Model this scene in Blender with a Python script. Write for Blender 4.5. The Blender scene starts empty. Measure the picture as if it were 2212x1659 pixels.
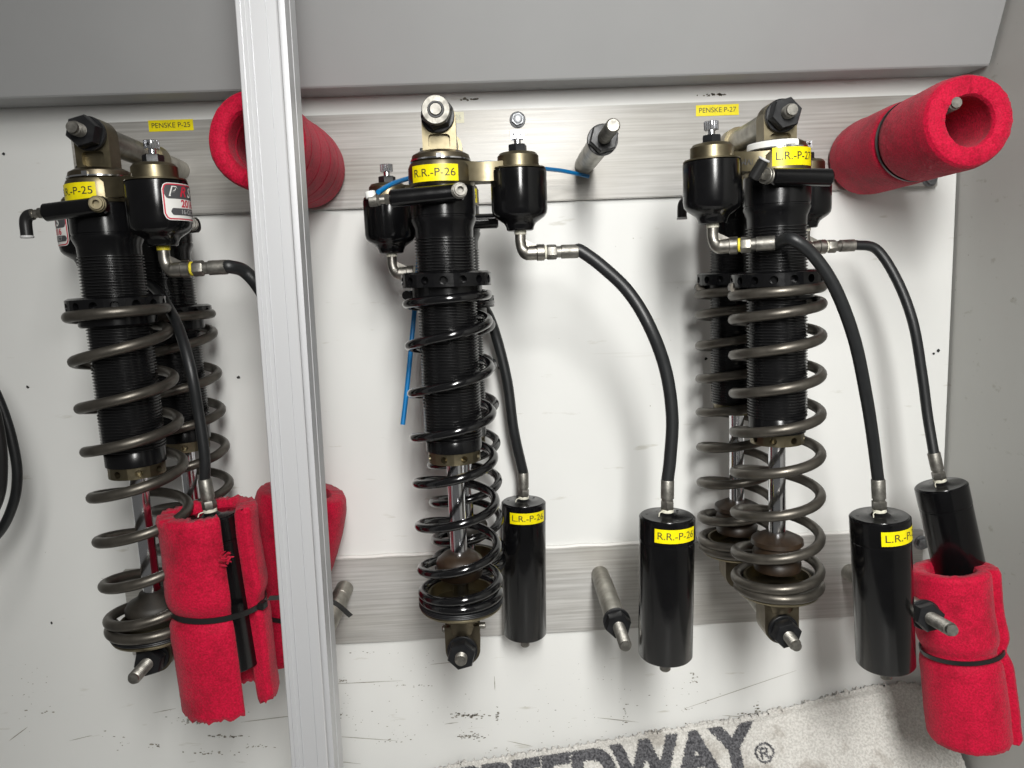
import bpy, bmesh, math, random
import numpy as np
from mathutils import Vector, Matrix, noise
random.seed(7)
S = bpy.context.scene
C = S.collection
PI = math.pi
# ------------------------------------------------------------------ camera
WALL = 0.835            # camera to back wall, metres
CH = 1.40               # camera height
FPX, CX, CY = 1600.0, 1106.0, 829.5
_p, _y, _r = math.radians(8.1), math.radians(1.57), math.radians(2.33)
fw = Vector((math.sin(_y)*math.cos(_p), math.cos(_y)*math.cos(_p), -math.sin(_p)))
rt0 = fw.cross(Vector((0, 0, 1))).normalized(); dn0 = fw.cross(rt0)
rt = rt0*math.cos(_r) + dn0*math.sin(_r)
dn = -rt0*math.sin(_r) + dn0*math.cos(_r)
cam = bpy.data.objects.new('camera', bpy.data.cameras.new('camera'))
C.objects.link(cam)
mw = Matrix((( rt.x, -dn.x, -fw.x, 0), (rt.y, -dn.y, -fw.y, -WALL), (rt.z, -dn.z, -fw.z, CH), (0, 0, 0, 1)))
cam.matrix_world = mw
cam.data.sensor_width = 36; cam.data.lens = 36*FPX/2212
cam.data.clip_start = 0.02; cam.data.clip_end = 50
S.camera = cam

def at(px, py, D):
    """a point at distance D (along the wall normal) seen at photo position px, py"""
    v = rt*(px-CX) + dn*(py-CY) + fw*FPX
    v = v*(D/v.y)
    return Vector((v.x, D-WALL, v.z+CH))

# ------------------------------------------------------------------ light
w = bpy.data.worlds.new("World"); S.world = w; w.use_nodes = True
bg = w.node_tree.nodes['Background']
bg.inputs[0].default_value = (0.86, 0.85, 0.82, 1); bg.inputs[1].default_value = 0.11

def area(name, loc, target, sx, sy, power, col=(1, 1, 1)):
    l = bpy.data.lights.new(name, 'AREA'); l.shape = 'RECTANGLE'; l.size = sx; l.size_y = sy
    l.energy = power; l.color = col
    o = bpy.data.objects.new(name, l); C.objects.link(o)
    o.location = loc
    o.rotation_euler = (Vector(target)-Vector(loc)).to_track_quat('-Z', 'Y').to_euler()
    return o
area('aisle_light', (0.12, -1.16, CH+0.34), (0.22, 0, CH-0.36), 0.16, 0.42, 5.2, (1.0, 0.99, 0.96)).data.spread = math.radians(105)
area('ceiling_strip_light', (0.10, -1.45, CH+0.95), (0.30, -0.10, CH-0.40), 0.16, 0.80, 10.0, (1.0, 0.985, 0.95))
area('right_fill_light', (0.80, -0.95, CH+0.42), (0.50, -0.02, CH+0.15), 0.15, 0.50, 8.0, (0.97, 0.985, 1.0))  # added fill, no known lamp: brightens the right end of the cabinet
S.view_settings.view_transform = 'Standard'; S.view_settings.look = 'None'
S.view_settings.exposure = 0.0; S.view_settings.gamma = 1.0
S.view_settings.use_curve_mapping = False
S.render.engine = 'CYCLES'
try:
    S.cycles.max_bounces = 8; S.cycles.use_denoising = True
except Exception: pass

# ------------------------------------------------------------------ materials
def mat(name, col, rough=0.5, metal=0.0, coat=0.0, spec=0.5, var=0.0, vscale=40, bump=0.0, bscale=200,
        bdist=0.001, stretch=None, rvar=0.0, dark=None, sheen=0.0, aniso=0.0):
    m = bpy.data.materials.new(name); m.use_nodes = True
    nt = m.node_tree; b = nt.nodes['Principled BSDF']
    b.inputs['Base Color'].default_value = (*col, 1)
    b.inputs['Roughness'].default_value = rough; b.inputs['Metallic'].default_value = metal
    b.inputs['Coat Weight'].default_value = coat; b.inputs['Coat Roughness'].default_value = 0.08
    b.inputs['Specular IOR Level'].default_value = spec
    b.inputs['Sheen Weight'].default_value = sheen
    tc = nt.nodes.new('ShaderNodeTexCoord'); mp = nt.nodes.new('ShaderNodeMapping')
    nt.links.new(tc.outputs['Object'], mp.inputs[0])
    if stretch: mp.inputs['Scale'].default_value = stretch
    def noi(scale, detail=4, rough_=0.6):
        n = nt.nodes.new('ShaderNodeTexNoise'); n.inputs['Scale'].default_value = scale
        n.inputs['Detail'].default_value = detail; n.inputs['Roughness'].default_value = rough_
        nt.links.new(mp.outputs[0], n.inputs['Vector']); return n
    if var > 0:
        n = noi(vscale); r = nt.nodes.new('ShaderNodeValToRGB')
        d = dark if dark else tuple(c*(1-var) for c in col)
        r.color_ramp.elements[0].position = 0.35; r.color_ramp.elements[1].position = 0.65
        r.color_ramp.elements[0].color = (*d, 1)
        r.color_ramp.elements[1].color = (*[min(1, c*(1+var*0.3)) for c in col], 1)
        nt.links.new(n.outputs[0], r.inputs[0]); nt.links.new(r.outputs[0], b.inputs['Base Color'])
    if rvar > 0:
        n = noi(vscale*1.7); mr = nt.nodes.new('ShaderNodeMapRange')
        mr.inputs['From Min'].default_value = 0.3; mr.inputs['From Max'].default_value = 0.7
        mr.inputs['To Min'].default_value = max(0.02, rough-rvar); mr.inputs['To Max'].default_value = min(1, rough+rvar)
        nt.links.new(n.outputs[0], mr.inputs[0]); nt.links.new(mr.outputs[0], b.inputs['Roughness'])
    if bump > 0:
        n = noi(bscale, 5); bp = nt.nodes.new('ShaderNodeBump')
        bp.inputs['Strength'].default_value = bump; bp.inputs['Distance'].default_value = bdist
        nt.links.new(n.outputs[0], bp.inputs['Height']); nt.links.new(bp.outputs[0], b.inputs['Normal'])
    return m

M = {}
M['black'] = mat('black_anodised', (0.004, 0.004, 0.0045), 0.22, 0, spec=0.34, rvar=0.05, vscale=60)
M['thread'] = mat('black_thread', (0.007, 0.007, 0.0075), 0.22, 0, spec=0.9, rvar=0.06, vscale=60)
M['resblack'] = mat('reservoir_black', (0.004, 0.004, 0.0045), 0.18, 0, spec=0.36, rvar=0.05, vscale=30, var=0.3)
M['gold'] = mat('champagne_anodised', (0.215, 0.185, 0.120), 0.40, 1.0, rvar=0.08, vscale=50, var=0.2)
M['golddark'] = mat('dull_bronze_anodised', (0.20, 0.17, 0.12), 0.40, 1.0, rvar=0.08, vscale=50, var=0.25)
M['bronze'] = mat('bronze_spring', (0.112, 0.102, 0.087), 0.39, 0.75, rvar=0.08, vscale=60, var=0.25)
M['blackspring'] = mat('black_spring_paint', (0.004, 0.004, 0.0045), 0.14, 0, coat=0.35, spec=0.5, rvar=0.05)
M['chrome'] = mat('chrome_shaft', (0.80, 0.81, 0.84), 0.16, 1.0, rvar=0.03)
M['steel'] = mat('zinc_steel', (0.27, 0.26, 0.235), 0.48, 0.9, bump=0.4, bscale=500, bdist=0.0003, var=0.4, vscale=120, rvar=0.1)
M['dullsteel'] = mat('dull_fitting_steel', (0.33, 0.315, 0.285), 0.40, 1.0, var=0.25, vscale=120, rvar=0.08)
M['alsleeve'] = mat('aluminium_sleeve', (0.40, 0.385, 0.345), 0.42, 1.0, var=0.3, vscale=60, rvar=0.1)
M['blknut'] = mat('black_oxide', (0.012, 0.0125, 0.014), 0.40, 0.2, var=0.3, vscale=100, rvar=0.1)
M['rubber'] = mat('hose_rubber', (0.011, 0.012, 0.013), 0.42, 0, var=0.2, vscale=120, bump=0.25, bscale=900, bdist=0.0005)
M['brown'] = mat('brown_bump_rubber', (0.030, 0.018, 0.010), 0.42, 0, var=0.5, vscale=70)
M['darkbump'] = mat('dark_bump_rubber', (0.025, 0.021, 0.016), 0.55, 0, var=0.4, vscale=70)
M['yellow'] = mat('yellow_label_tape', (0.84, 0.71, 0.0), 0.38, 0, var=0.10, vscale=160)
M['pale'] = mat('faded_label_tape', (0.62, 0.60, 0.42), 0.4, 0, var=0.1, vscale=160)
M['palegrey'] = mat('faded_label_ink', (0.42, 0.42, 0.36), 0.5)
M['ink'] = mat('label_ink', (0.03, 0.026, 0.02), 0.5)
M['white'] = mat('white_plastic', (0.75, 0.75, 0.72), 0.4)
M['ptfe'] = mat('thread_tape', (0.68, 0.66, 0.55), 0.6, var=0.2, vscale=300)
M['ytape'] = mat('yellow_thread_tape', (0.70, 0.58, 0.03), 0.55, var=0.2, vscale=300)
M['red'] = mat('red_ink', (0.55, 0.02, 0.05), 0.4)
M['greyink'] = mat('grey_ink', (0.07, 0.07, 0.075), 0.4)
M['lgrey'] = mat('light_grey_ink', (0.5, 0.5, 0.5), 0.4)
M['blue'] = mat('blue_nylon_tube', (0.0, 0.16, 0.42), 0.35, 0, spec=0.5)
M['tie'] = mat('black_nylon', (0.012, 0.012, 0.012), 0.35)
M['galv'] = mat('zinc_bolt', (0.30, 0.31, 0.325), 0.45, 1.0, var=0.3, vscale=150, rvar=0.12)
M['hole'] = mat('dark_hole', (0.02, 0.02, 0.02), 0.8)
M['scuff'] = mat('scuff_dirt', (0.20, 0.18, 0.14), 0.7, var=0.5, vscale=300)
M['scufflight'] = mat('light_scuff_dirt', (0.33, 0.31, 0.26), 0.6, var=0.3, vscale=300)
M['sealant'] = mat('white_sealant', (0.72, 0.71, 0.68), 0.5)
M['extr'] = mat('extruded_aluminium', (0.60, 0.605, 0.62), 0.36, 0.35)
M['benchwhite'] = mat('white_bench_laminate', (0.74, 0.74, 0.72), 0.35, 0, var=0.05, vscale=8)
M['panel'] = mat('grey_cabinet_paint', (0.345, 0.348, 0.35), 0.45, 0, var=0.04, vscale=6, bump=0.05, bscale=700)

def wall_mat(name, base, rough):
    m = bpy.data.materials.new(name); m.use_nodes = True; nt = m.node_tree; L = nt.links
    b = nt.nodes['Principled BSDF']
    tc = nt.nodes.new('ShaderNodeTexCoord')
    def nz(scale, st=(1, 1, 1), det=5):
        mp = nt.nodes.new('ShaderNodeMapping'); mp.inputs['Scale'].default_value = st
        L.new(tc.outputs['Object'], mp.inputs[0])
        n = nt.nodes.new('ShaderNodeTexNoise'); n.inputs['Scale'].default_value = scale; n.inputs['Detail'].default_value = det
        L.new(mp.outputs[0], n.inputs['Vector']); return n.outputs[0]
    def ramp(src, p0, p1, c0, c1):
        r = nt.nodes.new('ShaderNodeValToRGB'); e = r.color_ramp.elements
        e[0].position = p0; e[1].position = p1; e[0].color = (*c0, 1); e[1].color = (*c1, 1)
        L.new(src, r.inputs[0]); return r.outputs[0]
    def mul(a, c, f=1.0):
        x = nt.nodes.new('ShaderNodeMixRGB'); x.blend_type = 'MULTIPLY'; x.inputs[0].default_value = f
        L.new(a, x.inputs[1]); L.new(c, x.inputs[2]); return x.outputs[0]
    b.inputs['Specular IOR Level'].default_value = 0.38
    a = ramp(nz(3.5), 0.35, 0.7, tuple(c*0.93 for c in base), base)
    s1 = ramp(nz(55, (0.35, 1, 1.6)), 0.27, 0.34, (0.72, 0.70, 0.64), (1, 1, 1))      # faint horizontal scuffs
    s2 = ramp(nz(240, (1, 1, 1), 2), 0.20, 0.235, (0.45, 0.42, 0.36), (1, 1, 1))       # specks
    s3 = ramp(nz(16, (0.12, 1, 3.5), 6), 0.25, 0.30, (0.82, 0.81, 0.78), (1, 1, 1))
    c = mul(mul(mul(a, s1, 0.7), s2), s3, 0.8)
    L.new(c, b.inputs['Base Color'])
    mr = nt.nodes.new('ShaderNodeMapRange'); L.new(nz(12), mr.inputs[0])
    mr.inputs['To Min'].default_value = rough-0.07; mr.inputs['To Max'].default_value = rough+0.1
    L.new(mr.outputs[0], b.inputs['Roughness'])
    bp = nt.nodes.new('ShaderNodeBump'); bp.inputs['Strength'].default_value = 0.06; bp.inputs['Distance'].default_value = 0.001
    L.new(nz(160, det=3), bp.inputs['Height']); L.new(bp.outputs[0], b.inputs['Normal'])
    return m
M['wall'] = wall_mat('white_wall_panel', (0.78, 0.785, 0.765), 0.36)
M['sidewall'] = wall_mat('side_wall_paint', (0.42, 0.42, 0.40), 0.42)

def rail_mat():
    m = bpy.data.materials.new('brushed_aluminium'); m.use_nodes = True; nt = m.node_tree; L = nt.links
    b = nt.nodes['Principled BSDF']; b.inputs['Metallic'].default_value = 0.28
    b.inputs['Anisotropic'].default_value = 0.6; b.inputs['Specular IOR Level'].default_value = 0.2; b.inputs['Anisotropic Rotation'].default_value = 0.25; tg = nt.nodes.new('ShaderNodeTangent'); tg.direction_type = 'UV_MAP'; L.new(tg.outputs[0], b.inputs['Tangent'])
    tc = nt.nodes.new('ShaderNodeTexCoord')
    def nz(scale, st, det=5):
        mp = nt.nodes.new('ShaderNodeMapping'); mp.inputs['Scale'].default_value = st
        L.new(tc.outputs['Object'], mp.inputs[0])
        n = nt.nodes.new('ShaderNodeTexNoise'); n.inputs['Scale'].default_value = scale; n.inputs['Detail'].default_value = det
        L.new(mp.outputs[0], n.inputs['Vector']); return n.outputs[0]
    br = nz(420, (0.02, 1, 1), 6)
    r = nt.nodes.new('ShaderNodeValToRGB'); e = r.color_ramp.elements
    e[0].position = 0.3; e[1].position = 0.7; e[0].color = (0.39, 0.382, 0.365, 1); e[1].color = (0.55, 0.545, 0.53, 1)
    L.new(br, r.inputs[0])
    r2 = nt.nodes.new('ShaderNodeValToRGB'); e = r2.color_ramp.elements
    e[0].position = 0.3; e[1].position = 0.62; e[0].color = (0.78, 0.76, 0.72, 1); e[1].color = (1, 1, 1, 1)
    L.new(nz(9, (0.7, 1, 1.2), 6), r2.inputs[0])
    x = nt.nodes.new('ShaderNodeMixRGB'); x.blend_type = 'MULTIPLY'; x.inputs[0].default_value = 1
    L.new(r.outputs[0], x.inputs[1]); L.new(r2.outputs[0], x.inputs[2])
    L.new(x.outputs[0], b.inputs['Base Color'])
    mr = nt.nodes.new('ShaderNodeMapRange'); L.new(br, mr.inputs[0])
    mr.inputs['From Min'].default_value = 0.3; mr.inputs['From Max'].default_value = 0.7
    mr.inputs['To Min'].default_value = 0.40; mr.inputs['To Max'].default_value = 0.56
    L.new(mr.outputs[0], b.inputs['Roughness'])
    bp = nt.nodes.new('ShaderNodeBump'); bp.inputs['Strength'].default_value = 0.25; bp.inputs['Distance'].default_value = 0.0004
    L.new(br, bp.inputs['Height']); L.new(bp.outputs[0], b.inputs['Normal'])
    return m
M['rail'] = rail_mat()

def foam_mat():
    m = bpy.data.materials.new('red_foam'); m.use_nodes = True; nt = m.node_tree; L = nt.links
    b = nt.nodes['Principled BSDF']; b.inputs['Roughness'].default_value = 0.62
    b.inputs['Sheen Weight'].default_value = 0.08; b.inputs['Sheen Roughness'].default_value = 0.5
    b.inputs['Specular IOR Level'].default_value = 0.18
    tc = nt.nodes.new('ShaderNodeTexCoord')
    def nz(scale, det=5, ro=0.6):
        n = nt.nodes.new('ShaderNodeTexNoise'); n.inputs['Scale'].default_value = scale; n.inputs['Detail'].default_value = det
        n.inputs['Roughness'].default_value = ro
        L.new(tc.outputs['Object'], n.inputs['Vector']); return n.outputs[0]
    def ramp(src, p0, p1, c0, c1):
        r = nt.nodes.new('ShaderNodeValToRGB'); e = r.color_ramp.elements
        e[0].position = p0; e[1].position = p1; e[0].color = (*c0, 1); e[1].color = (*c1, 1)
        L.new(src, r.inputs[0]); return r.outputs[0]
    a = ramp(nz(620, 3), 0.34, 0.66, (0.36, 0.0015, 0.020), (0.62, 0.003, 0.044))
    d = ramp(nz(22, 8, 0.7), 0.36, 0.50, (0.50, 0.45, 0.45), (1, 1, 1))
    x = nt.nodes.new('ShaderNodeMixRGB'); x.blend_type = 'MULTIPLY'; x.inputs[0].default_value = 0.7
    L.new(a, x.inputs[1]); L.new(d, x.inputs[2]); L.new(x.outputs[0], b.inputs['Base Color'])
    bp = nt.nodes.new('ShaderNodeBump'); bp.inputs['Strength'].default_value = 0.7; bp.inputs['Distance'].default_value = 0.0011
    L.new(nz(820, 3, 0.6), bp.inputs['Height']); L.new(bp.outputs[0], b.inputs['Normal'])
    return m
M['foam'] = foam_mat()

def towel_mat():
    m = bpy.data.materials.new('terry_towel'); m.use_nodes = True; nt = m.node_tree; L = nt.links
    b = nt.nodes['Principled BSDF']; b.inputs['Roughness'].default_value = 0.9; b.inputs['Sheen Weight'].default_value = 0.3
    b.inputs['Specular IOR Level'].default_value = 0.1
    at_ = nt.nodes.new('ShaderNodeAttribute'); at_.attribute_name = 'dyed'
    tc = nt.nodes.new('ShaderNodeTexCoord')
    def nz(scale, det=4):
        n = nt.nodes.new('ShaderNodeTexNoise'); n.inputs['Scale'].default_value = scale; n.inputs['Detail'].default_value = det
        L.new(tc.outputs['Object'], n.inputs['Vector']); return n.outputs[0]
    def ramp(src, p0, p1, c0, c1):
        r = nt.nodes.new('ShaderNodeValToRGB'); e = r.color_ramp.elements
        e[0].position = p0; e[1].position = p1; e[0].color = (*c0, 1); e[1].color = (*c1, 1)
        L.new(src, r.inputs[0]); return r.outputs[0]
    w1 = ramp(nz(420), 0.36, 0.62, (0.54, 0.525, 0.49), (0.74, 0.725, 0.685))
    st = ramp(nz(26, 6), 0.36, 0.46, (0.72, 0.70, 0.68), (1, 1, 1))
    mm = nt.nodes.new('ShaderNodeMixRGB'); mm.blend_type = 'MULTIPLY'; mm.inputs[0].default_value = 1
    L.new(w1, mm.inputs[1]); L.new(st, mm.inputs[2])
    k1 = ramp(nz(420), 0.36, 0.66, (0.045, 0.045, 0.05), (0.17, 0.17, 0.18))
    x = nt.nodes.new('ShaderNodeMixRGB'); L.new(at_.outputs['Fac'], x.inputs[0])
    L.new(mm.outputs[0], x.inputs[1]); L.new(k1, x.inputs[2]); L.new(x.outputs[0], b.inputs['Base Color'])
    bp = nt.nodes.new('ShaderNodeBump'); bp.inputs['Strength'].default_value = 0.6; bp.inputs['Distance'].default_value = 0.0015
    L.new(nz(600, 3), bp.inputs['Height']); L.new(bp.outputs[0], b.inputs['Normal'])
    return m
M['towel'] = towel_mat()

# ------------------------------------------------------------------ mesh helpers
def frame(p0, p1):
    z = (Vector(p1)-Vector(p0)).normalized()
    x = Vector((0, 0, 1)).cross(z)
    if x.length < 1e-4: x = Vector((1, 0, 0))
    x.normalize(); y = z.cross(x)
    m = Matrix((x, y, z)).transposed().to_4x4(); m.translation = Vector(p0); return m

class MB:
    """mesh collector; k scales input units (0.001 = millimetres)"""
    def __init__(s, k=1.0): s.v = []; s.f = []; s.k = k
    def add(s, vs, fs, mt=None):
        o = len(s.v)
        for p in vs:
            p = Vector(p)
            if mt is not None: p = mt @ p
            s.v.append(p)
        s.f += [tuple(i+o for i in f) for f in fs]
    def lathe(s, prof, mt=None, n=48, cap=True, a0=0, a1=2*PI):
        full = abs(a1-a0-2*PI) < 1e-6; m = n if full else n+1
        vs = []; fs = []
        for r, z in prof:
            for i in range(m):
                a = a0+(a1-a0)*i/n; vs.append((r*math.cos(a), r*math.sin(a), z))
        for j in range(len(prof)-1):
            for i in range(n):
                i2 = (i+1) % m
                fs.append((j*m+i, j*m+i2, (j+1)*m+i2, (j+1)*m+i))
        if cap and full:
            fs.append(tuple(range(m))[::-1]); fs.append(tuple(range((len(prof)-1)*m, len(prof)*m)))
        s.add(vs, fs, mt)
    def rod(s, p0, p1, r, n=24, r1=None, bev=0.0):
        L = (Vector(p1)-Vector(p0)).length; r1 = r if r1 is None else r1
        if bev > 0: prof = [(r-bev, 0), (r, bev), (r1, L-bev), (r1-bev, L)]
        else: prof = [(r, 0), (r1, L)]
        s.lathe(prof, frame(p0, p1), n)
    def ring(s, p0, p1, r, ri, n=32, bev=0.0):
        L = (Vector(p1)-Vector(p0)).length
        s.lathe([(ri, 0), (r-bev, 0), (r, bev), (r, L-bev), (r-bev, L), (ri, L), (ri, 0)], frame(p0, p1), n, cap=False)
    def stud(s, p0, p1, r, pitch, n=20):
        L = (Vector(p1)-Vector(p0)).length; prof = [(r*0.82, 0)]; z = 0
        while z+pitch < L-pitch*0.6:
            prof += [(r, z+pitch*0.35), (r, z+pitch*0.55), (r*0.82, z+pitch*0.95)]; z += pitch
        prof += [(r*0.8, L)]
        s.lathe(prof, frame(p0, p1), n)
    def hexn(s, p0, p1, r, ri=0, rot=0):
        L = (Vector(p1)-Vector(p0)).length; m = frame(p0, p1) @ Matrix.Rotation(rot, 4, 'Z')
        c = r*0.93
        s.lathe([(c, 0), (r, L*0.08), (r, L*0.88), (c, L)], m, 6)
    def box(s, a, b, mt=None, bev=0):
        x0, y0, z0 = a; x1, y1, z1 = b
        if bev:
            bm = bmesh.new(); bmesh.ops.create_cube(bm, size=1)
            for v in bm.verts: v.co = Vector(((x0+x1)/2+v.co.x*(x1-x0), (y0+y1)/2+v.co.y*(y1-y0), (z0+z1)/2+v.co.z*(z1-z0)))
            bmesh.ops.bevel(bm, geom=bm.edges[:], offset=bev, segments=2, affect='EDGES')
            bm.verts.index_update()
            s.add([v.co.copy() for v in bm.verts], [tuple(v.index for v in f.verts) for f in bm.faces], mt); bm.free(); return
        vs = [(x0,y0,z0),(x1,y0,z0),(x1,y1,z0),(x0,y1,z0),(x0,y0,z1),(x1,y0,z1),(x1,y1,z1),(x0,y1,z1)]
        s.add(vs, [(0,3,2,1),(4,5,6,7),(0,1,5,4),(1,2,6,5),(2,3,7,6),(3,0,4,7)], mt)
    def tube(s, pts, r, n=14, closed=False, cap=True, rf=None):
        pts = [Vector(p) for p in pts]; N = len(pts)
        t0 = (pts[1]-pts[0]).normalized(); up = Vector((0, 0, 1)) if abs(t0.z) < 0.9 else Vector((1, 0, 0))
        x = up.cross(t0).normalized(); vs = []; fs = []
        for i in range(N):
            t = (pts[min(i+1, N-1)]-pts[max(i-1, 0)]).normalized()
            x = (x-t*x.dot(t)).normalized(); y = t.cross(x)
            rr = r if rf is None else r*rf(i/(N-1))
            for k in range(n):
                a = 2*PI*k/n; vs.append(pts[i]+x*(rr*math.cos(a))+y*(rr*math.sin(a)))
        for i in range(N-1):
            for k in range(n):
                k2 = (k+1) % n; fs.append((i*n+k, i*n+k2, (i+1)*n+k2, (i+1)*n+k))
        if cap: fs.append(tuple(range(n))[::-1]); fs.append(tuple(range((N-1)*n, N*n)))
        s.add(vs, fs)
    def prism(s, outer, y0, y1, holes=(), mt=None):
        """outline in x,z extruded along y with through holes"""
        bm = bmesh.new(); es = []; loops = []
        for lp in [outer]+list(holes):
            vv = [bm.verts.new((p[0], y0, p[1])) for p in lp]; loops.append(vv)
            es += [bm.edges.new((vv[i], vv[(i+1) % len(vv)])) for i in range(len(vv))]
        bmesh.ops.triangle_fill(bm, use_beauty=True, use_dissolve=False, edges=es)
        bm.verts.index_update(); base = [v.co.copy() for v in bm.verts]; n = len(base)
        fs = [tuple(v.index for v in f.verts) for f in bm.faces]
        vs = base+[Vector((p.x, y1, p.z)) for p in base]
        F = [f for f in fs]+[tuple(i+n for i in f[::-1]) for f in fs]
        for vv in loops:
            ids = [v.index for v in vv]
            for i in range(len(ids)):
                a, b = ids[i], ids[(i+1) % len(ids)]; F.append((a, b, b+n, a+n))
        bm.free(); s.add(vs, F, mt)
    def holed_band(s, r, z0, z1, n, hr, depth, mt=None, ph=0.0, inner=None):
        """outer wall of a ring with round drilled pockets, plus its flat faces"""
        cw = 2*PI*r/n; K = 16; zc = (z0+z1)/2; hh = (z1-z0)/2; hw = cw/2
        def wrap(u, z, rr): a = u/r+ph; return (rr*math.cos(a), rr*math.sin(a), z)
        for c in range(n):
            u0 = c*cw; vs = []; fs = []
            for k in range(K):
                a = 2*PI*k/K+PI/K*0
                ca, sa = math.cos(a), math.sin(a)
                t = min(hw/abs(ca) if abs(ca) > 1e-6 else 1e9, hh/abs(sa) if abs(sa) > 1e-6 else 1e9)
                # snap nearest diagonals to the corner
                vs.append((t*ca, t*sa))
            crn = [(hw, hh), (-hw, hh), (-hw, -hh), (hw, -hh)]
            for q in crn:
                j = min(range(K), key=lambda i: (vs[i][0]-q[0])**2+(vs[i][1]-q[1])**2); vs[j] = q
            P = [wrap(u0+u, zc+z, r) for u, z in vs]
            H = [wrap(u0+hr*math.cos(2*PI*k/K), zc+hr*math.sin(2*PI*k/K), r) for k in range(K)]
            G = [wrap(u0+hr*0.9*math.cos(2*PI*k/K), zc+hr*0.9*math.sin(2*PI*k/K), r-depth) for k in range(K)]
            for k in range(K):
                k2 = (k+1) % K
                fs.append((k, k2, K+k2, K+k)); fs.append((K+k, K+k2, 2*K+k2, 2*K+k))
            fs.append(tuple(range(2*K, 3*K)))
            s.add(P+H+G, fs, mt)
        ri = inner if inner else r*0.6
        s.lathe([(r, z0), (ri, z0)], mt, 64, cap=False); s.lathe([(ri, z1), (r, z1)], mt, 64, cap=False)
    def build(s, name, m, parent=None, smooth=True, ang=35, mt=None, normals=True):
        me = bpy.data.meshes.new(name)
        me.from_pydata([tuple((mt @ p if mt is not None else p)*s.k) for p in s.v], [], s.f)
        me.validate()
        bm = bmesh.new(); bm.from_mesh(me)
        if normals: bmesh.ops.recalc_face_normals(bm, faces=bm.faces[:])
        bm.to_mesh(me); bm.free()
        me.materials.append(m)
        if smooth:
            me.polygons.foreach_set('use_smooth', [True]*len(me.polygons))
            me.set_sharp_from_angle(angle=math.radians(ang))
        o = bpy.data.objects.new(name, me); C.objects.link(o)
        if parent: o.parent = parent
        return o

def tag(o, label, cat=None, group=None, kind=None):
    if label: o['label'] = label
    if cat: o['category'] = cat
    if group: o['group'] = group
    if kind: o['kind'] = kind
    return o
def empty(name, loc, label, cat, group=None, rot=None):
    o = bpy.data.objects.new(name, None); C.objects.link(o); o.empty_display_size = 0.02
    if rot is not None: o.matrix_world = Matrix.Translation(loc) @ rot.to_4x4()
    else: o.location = loc
    return tag(o, label, cat, group)

def spline(pts, per=14):
    pts = [Vector(p) for p in pts]; P = [pts[0]*2-pts[1]]+pts+[pts[-1]*2-pts[-2]]; out = []
    for i in range(1, len(P)-2):
        a, b, c, d = P[i-1:i+3]
        for k in range(per):
            t = k/per
            out.append(0.5*((2*b)+(c-a)*t+(2*a-5*b+4*c-d)*t*t+(3*b-a-3*c+d)*t**3))
    out.append(pts[-1]); return out

def text_geo(txt, size, align='CENTER', bold=0.0):
    cu = bpy.data.curves.new('t', 'FONT'); cu.body = txt; cu.size = size
    cu.align_x = align; cu.align_y = 'CENTER'; cu.offset = bold
    o = bpy.data.objects.new('t', cu); C.objects.link(o)
    dg = bpy.context.evaluated_depsgraph_get(); me = o.evaluated_get(dg).to_mesh()
    vs = [v.co.copy() for v in me.vertices]; fs = [tuple(p.vertices) for p in me.polygons]
    o.evaluated_get(dg).to_mesh_clear(); bpy.data.objects.remove(o); bpy.data.curves.remove(cu)
    return vs, fs

def curved_label(parent, r, zc, wd, ht, theta, txt, tsize, off=0.0, tilt=0.0, mtl='yellow', ink='ink', name='label_tape'):
    """tape wrapped round a vertical cylinder of radius r (mm) centred at angle theta"""
    def wrap(x, y, rr):
        y2 = y+x*tilt; a = theta+x/r
        return (rr*math.cos(a), rr*math.sin(a), zc+y2)
    b = MB(0.001); n = 24; vs = []; fs = []
    for i in range(n+1):
        x = -wd/2+wd*i/n
        for y in (-ht/2, ht/2): vs.append(wrap(x, y, r+0.25))
    fs = [(2*i, 2*i+2, 2*i+3, 2*i+1) for i in range(n)]
    b.add(vs, fs); o = b.build(name, M[mtl], parent, normals=False)
    tv, tf = text_geo(txt, tsize); fx = wd*0.87/(max(v.x for v in tv)-min(v.x for v in tv))
    for v in tv: v.x *= fx
    t = MB(0.001); t.add([wrap(v.x+off, v.y, r+0.45) for v in tv], tf); t.build('lettering', M[ink], o, normals=False)
    return o

def flat_label(parent, loc, wd, ht, txt, tsize, rot=0.0, mtl='yellow', ink='ink', sx=1.0):
    """tape on a surface facing -Y; world metres"""
    m = Matrix.Translation(loc) @ Matrix.Rotation(rot, 4, 'Y')
    b = MB(); b.box((-wd/2, -0.0003, -ht/2), (wd/2, 0, ht/2), m); o = b.build('label_tape', M[mtl], parent, smooth=False)
    tv, tf = text_geo(txt, tsize); sx = wd*0.86/(max(v.x for v in tv)-min(v.x for v in tv))
    t = MB(); t.add([(v.x*sx, -0.0005, v.y) for v in tv], tf, m); t.build('lettering', M[ink], o, normals=False)
    return o

# ------------------------------------------------------------------ the place
# back wall
b = MB(); lx = -0.95; rx = at(2052, 700, WALL).x
b.box((lx, 0, CH-0.95), (rx, 0.01, CH+0.75))
wall = b.build('back_wall', M['wall'], smooth=False); tag(wall, 'white glossy scuffed back wall panel behind the two aluminium rails', 'wall')
b = MB(); b.box((rx+0.003, -0.90, CH-0.95), (rx+0.02, 0.012, CH+0.75))
sw = b.build('side_wall', M['sidewall'], smooth=False); tag(sw, 'plain grey side wall meeting the back wall at the right', 'wall')
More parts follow.
